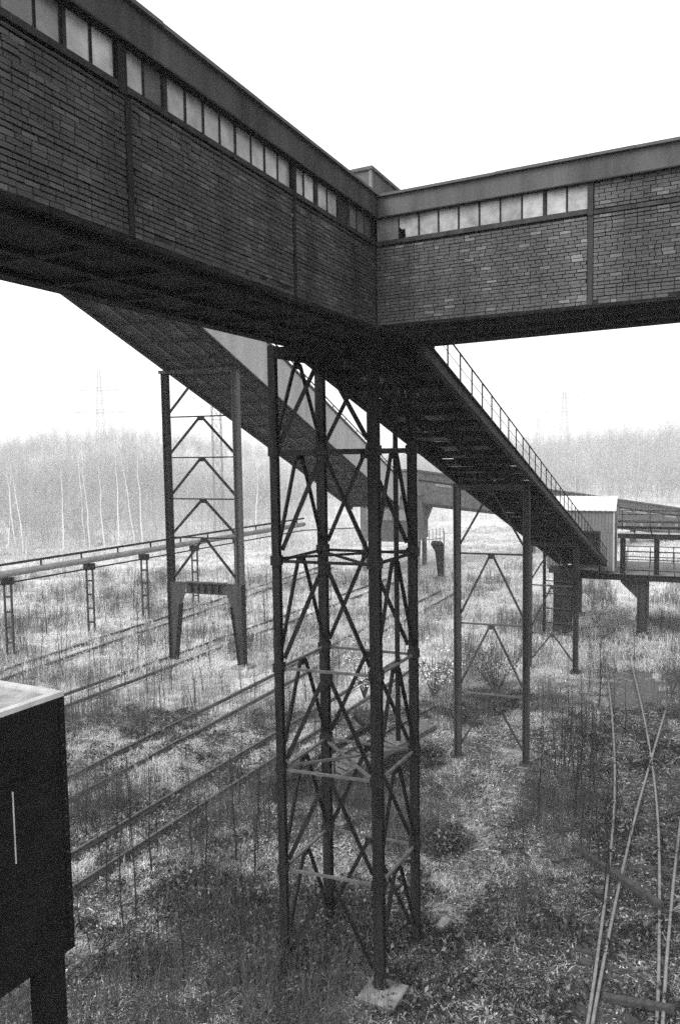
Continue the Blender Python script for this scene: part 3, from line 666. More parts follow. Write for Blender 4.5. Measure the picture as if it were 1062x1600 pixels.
def platform():
    a, b = AZ(112), AZ(22); O = V(14.0, 48.9, 0) - b * 0.6; z = 3.85; Lp = 13
    rt = root('conveyor_platform', 'raised steel platform on columns right of the corrugated shed', 'platform', (18.4, 47.8, 0))
    q = MB(); q.obox(O + UP * (z - 0.12), a * Lp, b * 6.0, UP * 0.12); q.build('deck', 'darkconc', rt)
    q = MB(); q.hcol(O - b * 0.05 + UP * (z - 0.14), O + a * Lp - b * 0.05 + UP * (z - 0.14), b, 0.2, 0.34, 0.03); q.build('edge_beam', 'steel', rt)
    q = MB(); q.hcol(O + b * 5.9 + UP * (z - 0.33), O + a * Lp + b * 5.9 + UP * (z - 0.33), b, 0.2, 0.4, 0.03); q.build('edge_beam', 'steel', rt)
    for t, dp in ((4.45, 0.3), (10.6, 0.3), (4.45, 5.4), (8.4, 5.4), (0.2, 5.4)):
        p = O + a * t + b * dp
        q = MB(); q.hcol(p, p + UP * (z - 0.32 if dp < 1 else z - .54), b, 0.5, 0.62, 0.05); c = q.build('column', 'steel2', rt)
        q = MB(); q.extrude([p - a * 0.3 + UP * (z - 0.34), p - a * 1.25 + UP * (z - 0.34), p - a * 1.25 + UP * (z - 0.5), p - a * 0.3 + UP * (z - 1.45)], b * 0.2); q.build('bracket', 'steel2', c)
        q = MB(); q.cbox(p + UP * 0.12, a * 1.0, b * 0.9, UP * 0.3); q.build('base_block', 'darkconc', c)
    # open storey: posts, lintel, rear railing
    for t in (3.3, 5.2, 8.1, 11.2):
        q = MB(); q.hcol(O + a * t + b * 0.5 + UP * z, O + a * t + b * 0.5 + UP * 6.0, b, 0.3, 0.3, 0.03); q.build('post', 'steel', rt)
    q = MB(); q.obox(O + a * 3.0 + b * 0.35 + UP * 6.0, a * 10, b * 0.35, UP * 0.3); q.build('lintel', 'steel', rt)
    q = MB(); q.obox(O + a * 3.0 + b * 0.32 + UP * 6.31, a * 10, b * 0.5, UP * 0.05); q.build('lintel_cap', 'zinc', rt)
    for dp, zz in ((5.7, (0.35, 0.7, 1.05)), (3.2, (0.5, 1.0)), (0.0, (0.3,))):
        rl = MB()
        for k in zz: rl.tube([O + a * 3.2 + b * dp + UP * (z + k), O + a * Lp + b * dp + UP * (z + k)], 0.03, 6)
        t = 3.4
        while t < Lp: rl.bar(O + a * t + b * dp + UP * z, O + a * t + b * dp + UP * (z + zz[-1]), 0.05, 0.05, a); t += 1.4
        rl.build('railing', 'steel', rt)
    # belt with rollers above the lintel
    q = MB(); q.obox(O + a * 3.0 + b * 0.2 + UP * 6.62, a * 10, b * 0.12, UP * 0.14); q.build('belt_frame', 'steel', rt)
    q = MB(); q.obox(O + a * 3.0 + b * 0.5 + UP * 6.95, a * 10, b * 0.9, UP * 0.06); q.build('belt', 'soffit', rt)
    t = 3.4
    while t < 12.8:
        q = MB(); q.tube([O + a * t + b * 0.1 + UP * 6.86, O + a * t + b * 1.5 + UP * 6.86], 0.09, 8); q.build('idler_roller', 'rail', rt)
        q = MB(); q.obox(O + a * (t + 0.5) + b * 0.22 + UP * 6.361, a * 0.08, b * 0.08, UP * 0.25); q.build('belt_leg', 'steel', rt); t += 0.95
    rl = MB()
    for k in (7.35, 7.6): rl.tube([O + a * 3.0 + b * 1.6 + UP * k, O + a * Lp + b * 1.6 + UP * k], 0.025, 6)
    t = 3.2
    while t < Lp: rl.bar(O + a * t + b * 1.6 + UP * 6.37, O + a * t + b * 1.6 + UP * 7.6, 0.04, 0.04, a); t += 1.6
    rl.build('railing', 'steel', rt)
platform()

def pier():
    c = V(13.6, 48.2, 0); a, b = AZ(112), AZ(22)
    rt = root('bridge_pier', 'dark block pier standing under the low end of the open conveyor', 'pier', tuple(c))
    q = MB(); q.cbox(c + UP * 1.9, a * 1.05, b * 0.9, UP * 4.0); q.build('shaft', 'soffit', rt)
    q = MB(); q.cbox(c + UP * 4.05, a * 1.6, b * 1.1, UP * 0.3); q.build('cap', 'soffit', rt)
    for s_ in (-1, 1):
        q = MB(); q.tube([c - a * 1.05 + b * s_ * 0.3 - b * .5, c - a * 1.05 + b * s_ * 0.3 - b * .5 + UP * 5.2], 0.06, 8); q.build('riser_pipe', 'steel', rt)
    for z in (0.8, 1.7, 2.6, 3.4):
        q = MB(); q.bar(c - a * 1.1 - b * 0.5 + UP * z, c + a * 0.6 - b * 0.5 + UP * z, 0.05, 0.07); q.build('pipe_bracket', 'steel2', rt)
pier()

def far_gallery():
    P = V(7.4, 75, 6.3); d, lat, up = frame_of(60, 8.3); L = 62; H2 = 3.05
    rt = root('sloping_gallery', 'long pale brick gallery sloping down to the right in the haze behind the shed', 'gallery', (P.x, P.y, 0))
    left = -lat  # away from camera is -lat? keep depth behind
    back = V(-math.cos(R(60)), math.sin(R(60)), 0)
    q = MB(); q.obox(P, d * L, back * 3.2, UP * H2); w_ = q.build('wall', 'darkconc', rt)
    q = MB(); q.obox(P - back * 0.2 - d * 0.2 + UP * H2, d * (L + 0.4), back * 3.6, UP * 0.18); q.build('roof', 'roof', rt)
    q = MB(); q.obox(P - back * 0.05 + UP * 2.2, d * L, back * 0.05, UP * 0.12); q.build('string_course', 'steel', w_)
    q = MB(); q.obox(P - back * 0.10 + UP * -0.15, d * L, back * 0.4, UP * 0.3); q.build('girder', 'steel2', rt)
    t = 2.0
    while t < L - 3:
        q = MB(); q.obox(P + d * t - back * 0.04 + UP * 1.9, d * 1.9, back * 0.04, UP * 0.25); q.build('window', 'glass', w_)
        q = MB(); q.obox(P + d * (t + 2.2) - back * 0.06 + UP * 0.16, d * 0.15, back * 0.05, UP * (H2 - 0.3)); q.build('pilaster', 'darkconc', w_); t += 2.6
    # tapered pier at the high end
    p = P + back * 1.2 + d * 0.3; p = V(p.x, p.y, 0); x = AZ(95)
    q = MB(); q.extrude([p + UP * 0, p + x * 0.55, p + x * 0.7 + UP * 2.8, p + x * 1.9 + UP * 6.0, p + UP * 6.2], back * 0.6); q.build('tapered_pier', 'darkconc', rt)
    for s_ in (16, 32):
        p = P + d * s_ + back * 1.4; q = MB(); q.obox(V(p.x, p.y, 0), AZ(60) * 0.5, back * 0.5, UP * (p.z - 0.1)); q.build('column', 'darkconc', rt)
far_gallery()

def transfer_house():
    a, b = AZ(110), AZ(20); O = V(1.9, 74.5, 0)
    rt = root('transfer_house', 'hazy box-shaped transfer house where the pale conveyor bridge ends', 'building', tuple(O + a * 2))
    q = MB(); q.obox(O + UP * 2.9, a * 5.3, b * 5, UP * 4.2); w_ = q.build('wall', 'darkconc', rt)
    q = MB(); q.obox(O - a * 0.15 - b * 0.15 + UP * 7.1, a * 5.6, b * 5.3, UP * 0.2); q.build('roof', 'roof', rt)
    for x in (0.1, 4.8):
        for y in (0.1, 4.5):
            q = MB(); q.obox(O + a * x + b * y, a * 0.4, b * 0.4, UP * 2.9); q.build('column', 'darkconc', rt)
    for x in (0.6, 2.2, 3.8):
        q = MB(); q.obox(O + a * x - b * 0.03 + UP * 4.9, a * 0.9, b * 0.03, UP * 1.0); q.build('window', 'glass', w_)
transfer_house()

def portal_leg():
    p = V(8.75, 69.4, 0); x = AZ(110); b = AZ(20)
    rt = root('portal_support', 'dark tapered portal support with bracketed head standing alone in the hazy field', 'support', tuple(p))
    q = MB(); q.extrude([p - x * 0.2, p + x * 0.25, p + x * 0.3 + UP * 3.0, p - x * 0.0 + UP * 3.35, p - x * 0.75 + UP * 3.35, p - x * 0.85 + UP * 3.1, p - x * 0.45 + UP * 2.4], b * 0.4); q.build('leg', 'steel', rt)
    q = MB(); q.cbox(p + UP * 0.1, x * 0.9, b * 0.9, UP * 0.25); q.build('base_block', 'concrete', rt)
    rr = root('field_railing', 'pale slatted railing above the lone portal support in the haze', 'railing', (7.5, 69.6, 0))
    O = V(6.9, 69.8, 0)
    for i in range(8):
        q = MB(); q.bar(O + x * i * 0.32 + UP * 3.2, O + x * i * 0.32 + UP * (4.2 + i * 0.06), 0.06, 0.05, x); q.build('slat', 'concrete', rr)
    q = MB(); q.bar(O + UP * 3.4, O + x * 2.3 + UP * 3.7, 0.05, 0.07); q.build('rail', 'concrete', rr)
    for i in (0, 2.3):
        q = MB(); q.bar(O + x * i, O + x * i + UP * 4.3, 0.08, 0.08, x); q.build('post', 'concrete', rr)
portal_leg()

# ------------------------------------------------------------------ railway tracks
def smooth_path(pts, step=0.9):
    pts = [V(x, y, 0) for x, y in pts]; out = []
    for i in range(len(pts) - 1):
        p0, p1, p2, p3 = pts[max(i - 1, 0)], pts[i], pts[i + 1], pts[min(i + 2, len(pts) - 1)]
        k = max(1, int((p2 - p1).length / step))
        for j in range(k):
            t = j / k
            out.append(0.5 * ((2 * p1) + (p2 - p0) * t + (2 * p0 - 5 * p1 + 4 * p2 - p3) * t * t + (3 * p1 - p0 - 3 * p2 + p3) * t ** 3))
    return out + [pts[-1]]
def sweep(mb, path, prof):
    n = len(prof); i0 = len(mb.v)
    for k, p in enumerate(path):
        d = (path[min(k + 1, len(path) - 1)] - path[max(k - 1, 0)]).normalized(); s_ = d.cross(UP)
        for a, z in prof: q = p + s_ * a; mb.v.append((q.x, q.y, p.z + z))
    for k in range(len(path) - 1):
        for j in range(n):
            j2 = (j + 1) % n; mb.f.append((i0 + k * n + j, i0 + k * n + j2, i0 + (k + 1) * n + j2, i0 + (k + 1) * n + j))
    mb.f.append(tuple(i0 + j for j in range(n))[::-1]); mb.f.append(tuple(i0 + (len(path) - 1) * n + j for j in range(n)))
RAILP = [(-0.06, 0), (0.06, 0), (0.06, 0.015), (0.012, 0.03), (0.012, 0.105), (0.04, 0.115), (0.04, 0.15), (-0.04, 0.15), (-0.04, 0.115), (-0.012, 0.105), (-0.012, 0.03), (-0.06, 0.015)]
def lift(path, h=0.0): return [V(p.x, p.y, max(gz(p.x, p.y), -0.02) + h) for p in path]
def track(label, left, right, m, h, sleepers=0.0, ymax=32):
    a, b = smooth_path(left), smooth_path(right)
    rt = root('railway_track', label, 'track', (left[0][0], left[0][1], 0))
    for p in (a, b):
        q = MB(); sweep(q, lift(p, h), RAILP); rl = q.build('rail', 'raild', rt)
        if m == 'rail': q = MB(); sweep(q, lift(p, h), [(-0.030, 0.147), (0.030, 0.147), (0.028, 0.162), (-0.028, 0.162)]); q.build('rail_head', m, rl)
    if sleepers:
        q = MB(); q.cbox((0, 0, 0), (2.3, 0, 0), (0, 0.22, 0), (0, 0, 0.14)); me = q.mesh('sleeper', 'wood')
        y = 13.0
        def at(path, y):
            for i in range(len(path) - 1):
                if path[i].y <= y <= path[i + 1].y: f = (y - path[i].y) / (path[i + 1].y - path[i].y + 1e-9); return path[i].lerp(path[i + 1], f)
        while y < ymax:
            p, q2 = at(a, y), at(b, y)
            if p and q2:
                dd = a[min(len(a) - 1, 3)] - a[0]; i = min(range(len(a) - 1), key=lambda k: abs(a[k].y - y)); tn = (a[i + 1] - a[i]).normalized()
                c = (p + q2) / 2; ang = math.atan2(tn.y, tn.x) - math.pi / 2
                shared('sleeper', me, rt, (c.x, c.y, gz(c.x, c.y) + h - 0.01 + rng.uniform(-.03, .02)), (0, rng.uniform(-.02, .02), ang + rng.uniform(-.05, .05)))
            y += sleepers
    return rt
def offset_line(pts, off):
    p = smooth_path(pts, 2.0); out = []
    for i, q in enumerate(p):
        d = (p[min(i + 1, len(p) - 1)] - p[max(i - 1, 0)]).normalized(); r_ = q + d.cross(UP) * off; out.append((r_.x, r_.y))
    return out
r1 = [(3.9, 13.0), (5.34, 16.31), (8.08, 23.12), (10.25, 29.3), (12.6, 36.8), (15.3, 46.0), (18.4, 57.0), (22, 70)]
r2 = [(4.05, 13.1), (5.86, 17.16), (8.48, 22.71), (11.62, 28.98), (15.55, 36.65), (20.2, 45.5), (30, 64)]
r3, r4 = offset_line(r1, 1.28), offset_line(r2, 1.28)
track('railway track at right that curves away under the platform, worn rails', r1, r3, 'rail', 0.02, 0.68)
track('railway track at right that branches off towards the right edge', r2, r4, 'rail', 0.035, 0.71)
def par(p, q, off):
    d = (V(*q, 0) - V(*p, 0)).normalized(); s_ = d.cross(UP) * off; return [(p[0] + s_.x, p[1] + s_.y), ((p[0] + q[0]) / 2 + s_.x, (p[1] + q[1]) / 2 + s_.y), (q[0] + s_.x, q[1] + s_.y)]
LEFT_TRACKS = []
for p, q, lab, h in (((-11.5, 15.2), (3.2, 42.5), 'nearest overgrown track left of the lattice tower, rusty rails', 0.07), ((-16.5, 14.0), (8, 63), 'second overgrown track left of the lattice tower, half buried', 0.03),
                     ((-24, 17.5), (4, 69), 'third overgrown track, passing under the portal trestle', 0.03), ((-24.8, 27), (-2, 77), 'farthest overgrown track, between portal trestle and pipe posts', 0.03)):
    track(lab, par(p, q, 0), par(p, q, 1.4), 'raild', h + 0.05); LEFT_TRACKS += [(par(p, q, 0)[0], par(p, q, 0)[-1]), (par(p, q, 1.4)[0], par(p, q, 1.4)[-1])]
def near_rail(x, y):
    best = 9
    for (ax, ay), (bx, by) in LEFT_TRACKS:
        L_ = math.hypot(bx - ax, by - ay); best = min(best, abs((x - ax) * (by - ay) - (y - ay) * (bx - ax)) / L_)
    return best

def ribbon(name, path, half, m, h, wob=0.25, seed=0):
    pts = smooth_path(path, 0.4); b = MB(); k = 6
    for i, p in enumerate(pts):
        d = (pts[min(i + 1, len(pts) - 1)] - pts[max(i - 1, 0)]).normalized(); s_ = d.cross(UP)
        for j in range(k + 1):
            f = 2 * j / k - 1; w_ = half * (1 + wob * noise.noise(Vector((p.x * .6, p.y * .6, seed + (5 if f > 0 else 0))))); q = p + s_ * f * w_
            b.v.append((q.x, q.y, gz(q.x, q.y) + h * (1 - f ** 4) - 0.02 * f ** 4))
    for i in range(len(pts) - 1):
        for j in range(k): a = i * (k + 1) + j; b.f.append((a, a + 1, a + k + 2, a + k + 1))
    o = b.build(name, m, None, True); o['kind'] = 'structure'; return o
ribbon('trackbed', [(4.5, 12.6), (5.6, 15.15), (7.3, 19.2), (8.9, 22.9), (10.6, 26.9), (12.2, 31.2), (13.8, 36.8), (16.2, 45.5), (19.2, 56.5)], 1.5, 'ballast', 0.03, 0.15, 2)
PATH1 = [(2.6, 18.8), (3.2, 21.5), (5.0, 25.0), (6.0, 27.6), (6.6, 31), (8.5, 37)]
PATH2 = [(-15, 34.5), (-9, 38.5), (-4, 42), (0, 49)]
ribbon('dirt_path', PATH1, 1.05, 'earth', 0.02, 0.5, 7)
ribbon('dirt_path', PATH2, 1.1, 'earth', 0.02, 0.6, 9)
ribbon('dirt_path', [(-36, 72), (-22, 75), (-8, 77), (3, 84)], 1.6, 'earth', 0.03, 0.4, 12)
def near_path(x, y):
    best = 9
    for P_ in (PATH1, PATH2):
        for (ax, ay), (bx, by) in zip(P_[:-1], P_[1:]):
            t = max(0, min(1, ((x - ax) * (bx - ax) + (y - ay) * (by - ay)) / ((bx - ax) ** 2 + (by - ay) ** 2))); best = min(best, math.hypot(x - ax - t * (bx - ax), y - ay - t * (by - ay)))
    return best

# ------------------------------------------------------------------ debris
def beam_thing(name, label, p, q, w_, h, m, cat='beam', z0=0.1, z1=0.1):
    a, b = V(p[0], p[1], z0), V(q[0], q[1], z1); r_ = MB(); 
    if m.startswith('steel') or m == 'raild': r_.hcol(a, b, (b - a).cross(UP), w_, h, 0.03)
    else: r_.bar(a, b, w_, h)
    return tag(r_.build(name, m), label, cat)
beam_thing('fallen_beam', 'heavy fallen beam lying diagonally across the right-hand rails', (6.55, 21.9), (7.8, 18.8), 0.17, 0.15, 'wood', z0=0.2, z1=0.27)
beam_thing('fallen_pole', 'thin pole lying left of the heavy diagonal beam by the rails', (5.75, 21.25), (7.5, 21.55), 0.07, 0.07, 'wood', 'pole', 0.1, 0.26)
beam_thing('loose_sleeper', 'loose timber sleeper across the rails at the bottom right edge', (5.35, 15.75), (6.6, 15.2), 0.16, 0.12, 'wood', 'sleeper', 0.14, 0.25)
beam_thing('fallen_pole', 'crooked branch lying right of the rails near the right edge', (9.5, 23.6), (10.9, 24.2), 0.09, 0.08, 'wood', 'branch', 0.1, 0.25)
beam_thing('loose_plank', 'short dark plank in the grass left of the diagonal beam', (6.35, 22.9), (6.8, 23.1), 0.1, 0.06, 'wood', 'plank', 0.12, 0.14)
beam_thing('loose_plank', 'thin split plank between the right-hand rails below the diagonal beam', (6.1, 17.35), (6.85, 17.2), 0.08, 0.05, 'wood', 'plank', 0.1, 0.12)

def fallen_stair():
    a = V(-0.9, 25.9, 0.55); b = V(3.1, 29.3, 1.25); d = (b - a).normalized(); s_ = d.cross(UP).normalized()
    rt = root('fallen_stair', 'collapsed steel stair flight lying in the brush behind the lattice tower', 'stair', tuple(a))
    for k in (-0.55, 0.55):
        q = MB(); q.bar(a + s_ * k, b + s_ * k, 0.06, 0.2); q.build('stringer', 'palesteel', rt)
    L = (b - a).length; t = 0.2
    while t < L:
        q = MB(); q.obox(a + d * t - s_ * 0.52, d * 0.16, s_ * 1.04, UP * 0.03 + d * 0.02); q.build('tread', 'palesteel', rt); t += 0.29
    q = MB(); q.bar(a + s_ * 0.55 + UP * 0.8, b + s_ * 0.55 + UP * 0.8, 0.04, 0.04); h = q.build('handrail', 'steel', rt)
    for t in (0.3, 2.0, 3.9):
        q = MB(); q.bar(a + s_ * 0.55 + d * t, a + s_ * 0.55 + d * t + UP * 0.8, 0.04, 0.04, d); q.build('rail_post', 'steel', h)
fallen_stair()
def small_bench():
    p = V(-1.75, 25.7, 0); a, b = AZ(60), AZ(150)
    rt = root('steel_stand', 'low dark steel stand in the brush left behind the lattice tower', 'stand', tuple(p))
    q = MB(); q.cbox(p + UP * 0.75, a * 1.4, b * 0.35, UP * 0.08); q.build('top', 'steel', rt)
    for k in (-0.6, 0.6):
        q = MB(); q.cbox(p + a * k + UP * 0.35, a * 0.12, b * 0.3, UP * 0.72); q.build('leg', 'steel', rt)
small_bench()
beam_thing('fallen_girder', 'dark steel girder leaning on the collapsed stair inside the lattice tower', (-1.9, 26.8), (1.6, 28.9), 0.16, 0.2, 'steel', 'girder', 0.3, 1.7)
beam_thing('fallen_girder', 'short steel girder crossing the collapsed stair behind the lattice tower', (2.6, 26.6), (0.4, 29.6), 0.12, 0.16, 'steel', 'girder', 0.35, 1.5)

# ------------------------------------------------------------------ distant pylons and mast
def lattice_mast(rt, base, h, w0, w1, m, arms=(), bays=8, rr=0.12, ra=0.2):
    for sx, sy in ((-1, -1), (1, -1), (1, 1), (-1, 1)):
        q = MB(); q.tube([base + V(sx * w0 / 2, sy * w0 / 2, 0), base + V(sx * w1 / 2, sy * w1 / 2, h)], rr, 4); q.build('leg', m, rt)
    q = MB()
    for i in range(bays):
        za, zb = h * i / bays, h * (i + 1) / bays; wa, wb = w0 + (w1 - w0) * i / bays, w0 + (w1 - w0) * (i + 1) / bays
        for (ax, ay), (bx, by) in (((-1, -1), (1, -1)), ((1, -1), (1, 1)), ((1, 1), (-1, 1)), ((-1, 1), (-1, -1))):
            q.tube([base + V(ax * wa / 2, ay * wa / 2, za), base + V(bx * wb / 2, by * wb / 2, zb)], rr * 0.6, 3); q.tube([base + V(bx * wa / 2, by * wa / 2, za), base + V(ax * wb / 2, ay * wb / 2, zb)], rr * 0.6, 3)
            q.tube([base + V(ax * wb / 2, ay * wb / 2, zb), base + V(bx * wb / 2, by * wb / 2, zb)], rr * 0.6, 3)
    q.build('lattice', m, rt)
    for z, half in arms:
        q = MB(); c = base + UP * z
        for s_ in (-1, 1):
            q.tube([c + V(0, 0.5, 0), c + V(s_ * half, 0, 0.3)], ra, 3); q.tube([c + V(0, -0.5, 0), c + V(s_ * half, 0, 0.3)], ra, 3); q.tube([c + V(0, 0, 1.6), c + V(s_ * half, 0, 0.3)], ra, 3)
            q.tube([c + V(s_ * half, 0, 0.3), c + V(s_ * half, 0, -1.6)], ra, 3)
        q.build('crossarm', m, rt)
for (x, y, h, arms, lab) in ((-119, 400, 52, ((42, 10), (31, 13)), 'faint power pylon on the hill at left, two crossarms'), (113, 400, 38, ((35, 8), (28, 10)), 'very faint power pylon above the right-hand woods'), (140, 560, 30, ((24, 12), (17, 14)), 'faintest small pylon just above the tree line near the handrail')):
    b = V(x, y, hill_h(x, y) - 1); rt = root('power_pylon', lab, 'pylon', tuple(b), 'distant power pylons')
    lattice_mast(rt, b, h - b.z, 5, 1.2, 'pylon', [(z - b.z, k) for z, k in arms], 9, 0.085 if x < 0 else 0.07, 0.12 if x < 0 else 0.08)
rt = root('lattice_mast', 'slim hazy lattice mast seen through the portal trestle', 'mast', (-18, 110, 0))
lattice_mast(rt, V(-16.8, 110, 0), 17.6, 1.2, 1.2, 'pylon', (), 10, 0.05)

# ------------------------------------------------------------------ bare trees
def grow(rg, h, r0, lean=0.0, nb=9, sub=5, twigs=5, start=0.3, spread=0.45, sides=5):
    tr, cr = MB(), MB()
    segs = 7; pts = []; x = y = 0.0; la = rg.uniform(0, 6.28)
    for i in range(segs + 1):
        f = i / segs; pts.append(V(x + math.cos(la) * lean * f * h, y + math.sin(la) * lean * f * h, h * f)); x += rg.uniform(-1, 1) * h * 0.012; y += rg.uniform(-1, 1) * h * 0.012
    tr.tube(pts, [r0 * (1 - 0.88 * i / segs) for i in range(segs + 1)], sides, False)
    def at(f): k = min(int(f * segs), segs - 1); return pts[k].lerp(pts[k + 1], f * segs - k)
    def twig(p, d, L, w_):
        s_ = d.cross(V(rg.uniform(-1, 1), rg.uniform(-1, 1), rg.uniform(-.3, .3))); s_ = s_.normalized() * w_ if s_.length > 1e-5 else V(w_, 0, 0)
        cr.tri(p - s_, p + s_, p + d * L)
    for i in range(nb):
        f = start + (0.97 - start) * (i + rg.random()) / nb; a = rg.uniform(0, 6.28); p = at(f)
        L = h * spread * (1.05 - f) * rg.uniform(0.6, 1.1) + h * 0.06; d = V(math.cos(a), math.sin(a), rg.uniform(0.6, 1.5)).normalized()
        q = [p]; 
        for k in range(3):
            d = (d + V(rg.uniform(-.25, .25), rg.uniform(-.25, .25), rg.uniform(-0.05, .3))).normalized(); q.append(q[-1] + d * L / 3)
        rb = r0 * (1 - 0.88 * f) * 0.55
        cr.tube(q, [rb, rb * 0.75, rb * 0.5, rb * 0.2], 3, False)
        for k in range(sub):
            g = rg.uniform(0.2, 1.0); j = min(int(g * 3), 2); pp = q[j].lerp(q[j + 1], g * 3 - j)
            d2 = (d + V(rg.uniform(-1, 1), rg.uniform(-1, 1), rg.uniform(-0.3, .8))).normalized(); L2 = L * rg.uniform(0.25, 0.55)
            e = pp + d2 * L2; s_ = d2.cross(UP); s_ = s_.normalized() * max(rb * 0.3, 0.004) if s_.length > 1e-4 else V(0.01, 0, 0)
            cr.tri(pp - s_, pp + s_, e); cr.tri(pp - s_.cross(d2), pp + s_.cross(d2), e)
            for m in range(twigs):
                g2 = rg.uniform(0.2, 1); d3 = (d2 + V(rg.uniform(-1, 1), rg.uniform(-1, 1), rg.uniform(-.4, .7))).normalized()
                twig(pp.lerp(e, g2), d3, L2 * rg.uniform(0.3, 0.7), max(rb * 0.12, 0.0025))
    return tr, cr

def tree_pair(seed, h, r0, tm, cm, **kw):
    a, b = grow(random.Random(seed), h, r0, **kw); return a.mesh('trunk', tm, None, True), b.mesh('crown', cm)
def plant(name, label, cat, group, loc, meshes, rz, sc, parts=('trunk', 'crown')):
    r_ = root(name, label, cat, loc, group); r_.rotation_euler = (0, 0, rz); r_.scale = (sc, sc, sc)
    for nm, me in zip(parts, meshes):
        o = bpy.data.objects.new(nm, me); COL.objects.link(o); o.parent = r_
    return r_

# white birches at the wood edge on the left
BIRCH = [tree_pair(100 + i, 11.0, 0.11, 'birch', 'twig', lean=0.06 + 0.03 * (i % 3), nb=9, sub=6, twigs=5, start=0.4, spread=0.3) for i in range(5)]
bl = [(-39, 95, 'leftmost pale birch, forked, at the wood edge'), (-37.3, 93, 'pale birch beside the leftmost forked birch'), (-33, 94, 'pale leaning birch left of the middle of the left wood edge'), (-31.3, 97, 'slim pale birch right of the leaning one'),
      (-29.2, 92, 'pale birch with forked top directly below the left pylon'), (-28.3, 95, 'pale birch just right of the forked one below the pylon'), (-26.5, 94, 'tall straight pale birch between pylon and portal trestle'), (-25.2, 97, 'thin straight pale birch nearest the tall straight one'),
      (-23.7, 95, 'pale birch bending right, last before the portal trestle'), (-20.4, 96, 'pale birch seen between the legs of the portal trestle'), (-40.8, 97, 'short pale birch at the very left edge'), (-10.5, 97, 'pale birch between portal trestle and lattice tower')]
for i, (x, y, lab) in enumerate(bl): plant('birch_tree', lab, 'tree', 'birches at the wood edge', (x, y, -0.1), BIRCH[i % 5], rng.uniform(0, 6.28), rng.uniform(0.92, 1.12))

# ------------------------------------------------------------------ saplings
SAP = [tree_pair(200 + i, 3.0, 0.027, 'bark', 'bark', lean=0.05, nb=9, sub=3, twigs=2, start=0.25, spread=0.22, sides=4) for i in range(6)]
sapl = [(-3.12, 21.68, 3.7), (-3.87, 21.12, 3.2), (-5.24, 18.92, 3.63), (-3.79, 16.32, 2.32), (-5.33, 21.0, 3.98), (-6.76, 21.21, 1.93), (-2.53, 21.25, 2.67), (-3.63, 16.94, 2.39), (-6.57, 18.69, 1.97), (-4.45, 17.88, 2.21), (-4.75, 15.38, 0.9),
        (-4.53, 23.13, 2.59), (-4.07, 25.26, 2.59), (-6.86, 22.82, 2.36), (-7.85, 23.24, 2.6), (-2.37, 23.87, 1.85)]
ORD = 'first second third fourth fifth sixth seventh eighth ninth tenth eleventh twelfth thirteenth fourteenth fifteenth sixteenth seventeenth eighteenth'.split()
sapl.sort(key=lambda p: p[0] / p[1])
sapr = [(2.32, 15.22, 1.64), (3.54, 17.92, 1.58), (5.94, 23.59, 3.64), (6.21, 22.78, 1.58), (7.14, 23.98, 2.68), (8.53, 27.91, 2.85), (5.1, 22.06, 1.91), (12.61, 28.94, 4.4), (11.24, 34.11, 3.44)]
k = 0
def sapling(x, y, h, lab, grp):
    global k
    plant('sapling', lab, 'sapling', grp, (x, y, gz(x, y) - 0.03), SAP[k % 6], rng.uniform(0, 6.28), h / 3.0, ('stem', 'twigs')); k += 1
for i, (x, y, h) in enumerate(sapl): sapling(x, y, h, '%s thin bare sapling rightwards from the dark cabin, near left grass' % ORD[i], 'saplings in the left foreground')
sapr.sort(key=lambda p: p[0] / p[1])
for i, (x, y, h) in enumerate(sapr): sapling(x, y, h, '%s bare sapling rightwards from the tower feet, by the right-hand rails' % ORD[i], 'saplings by the right-hand rails')
rg = random.Random(5)
for i in range(26):
    x, y = rg.uniform(-8.2, -2.2), rg.uniform(16.5, 24); sapling(x, y, rg.uniform(1.2, 3.3), 'spindly bare sapling among the near rails at lower left', 'spindly saplings at lower left')
for i in range(60):
    x, y = rg.uniform(-13, 0), rg.uniform(22, 42); sapling(x, y, rg.uniform(1.2, 3.2), 'bare sapling on the overgrown tracks in the middle left field', 'saplings on the middle left field')
for i in range(46):
    x = rg.gauss(7.9, 1.0); y = x * 3.2 + rg.gauss(0, 2.0); sapling(x, y, rg.uniform(1.2, 3.2), 'bare stem in the thicket between slim trestle and right-hand rails', 'thicket left of the right-hand rails')
for i in range(30):
    x, y = rg.uniform(9, 20), rg.uniform(30, 50); sapling(x, y, rg.uniform(1.2, 3.0), 'bare sapling under and before the platform at right', 'saplings before the platform')
for i in range(50):
    x, y = rg.uniform(-22, 4), rg.uniform(42, 68); sapling(x, y, rg.uniform(1.8, 4.0), 'bare sapling in the hazy field beyond the portal trestle', 'saplings in the far left field')

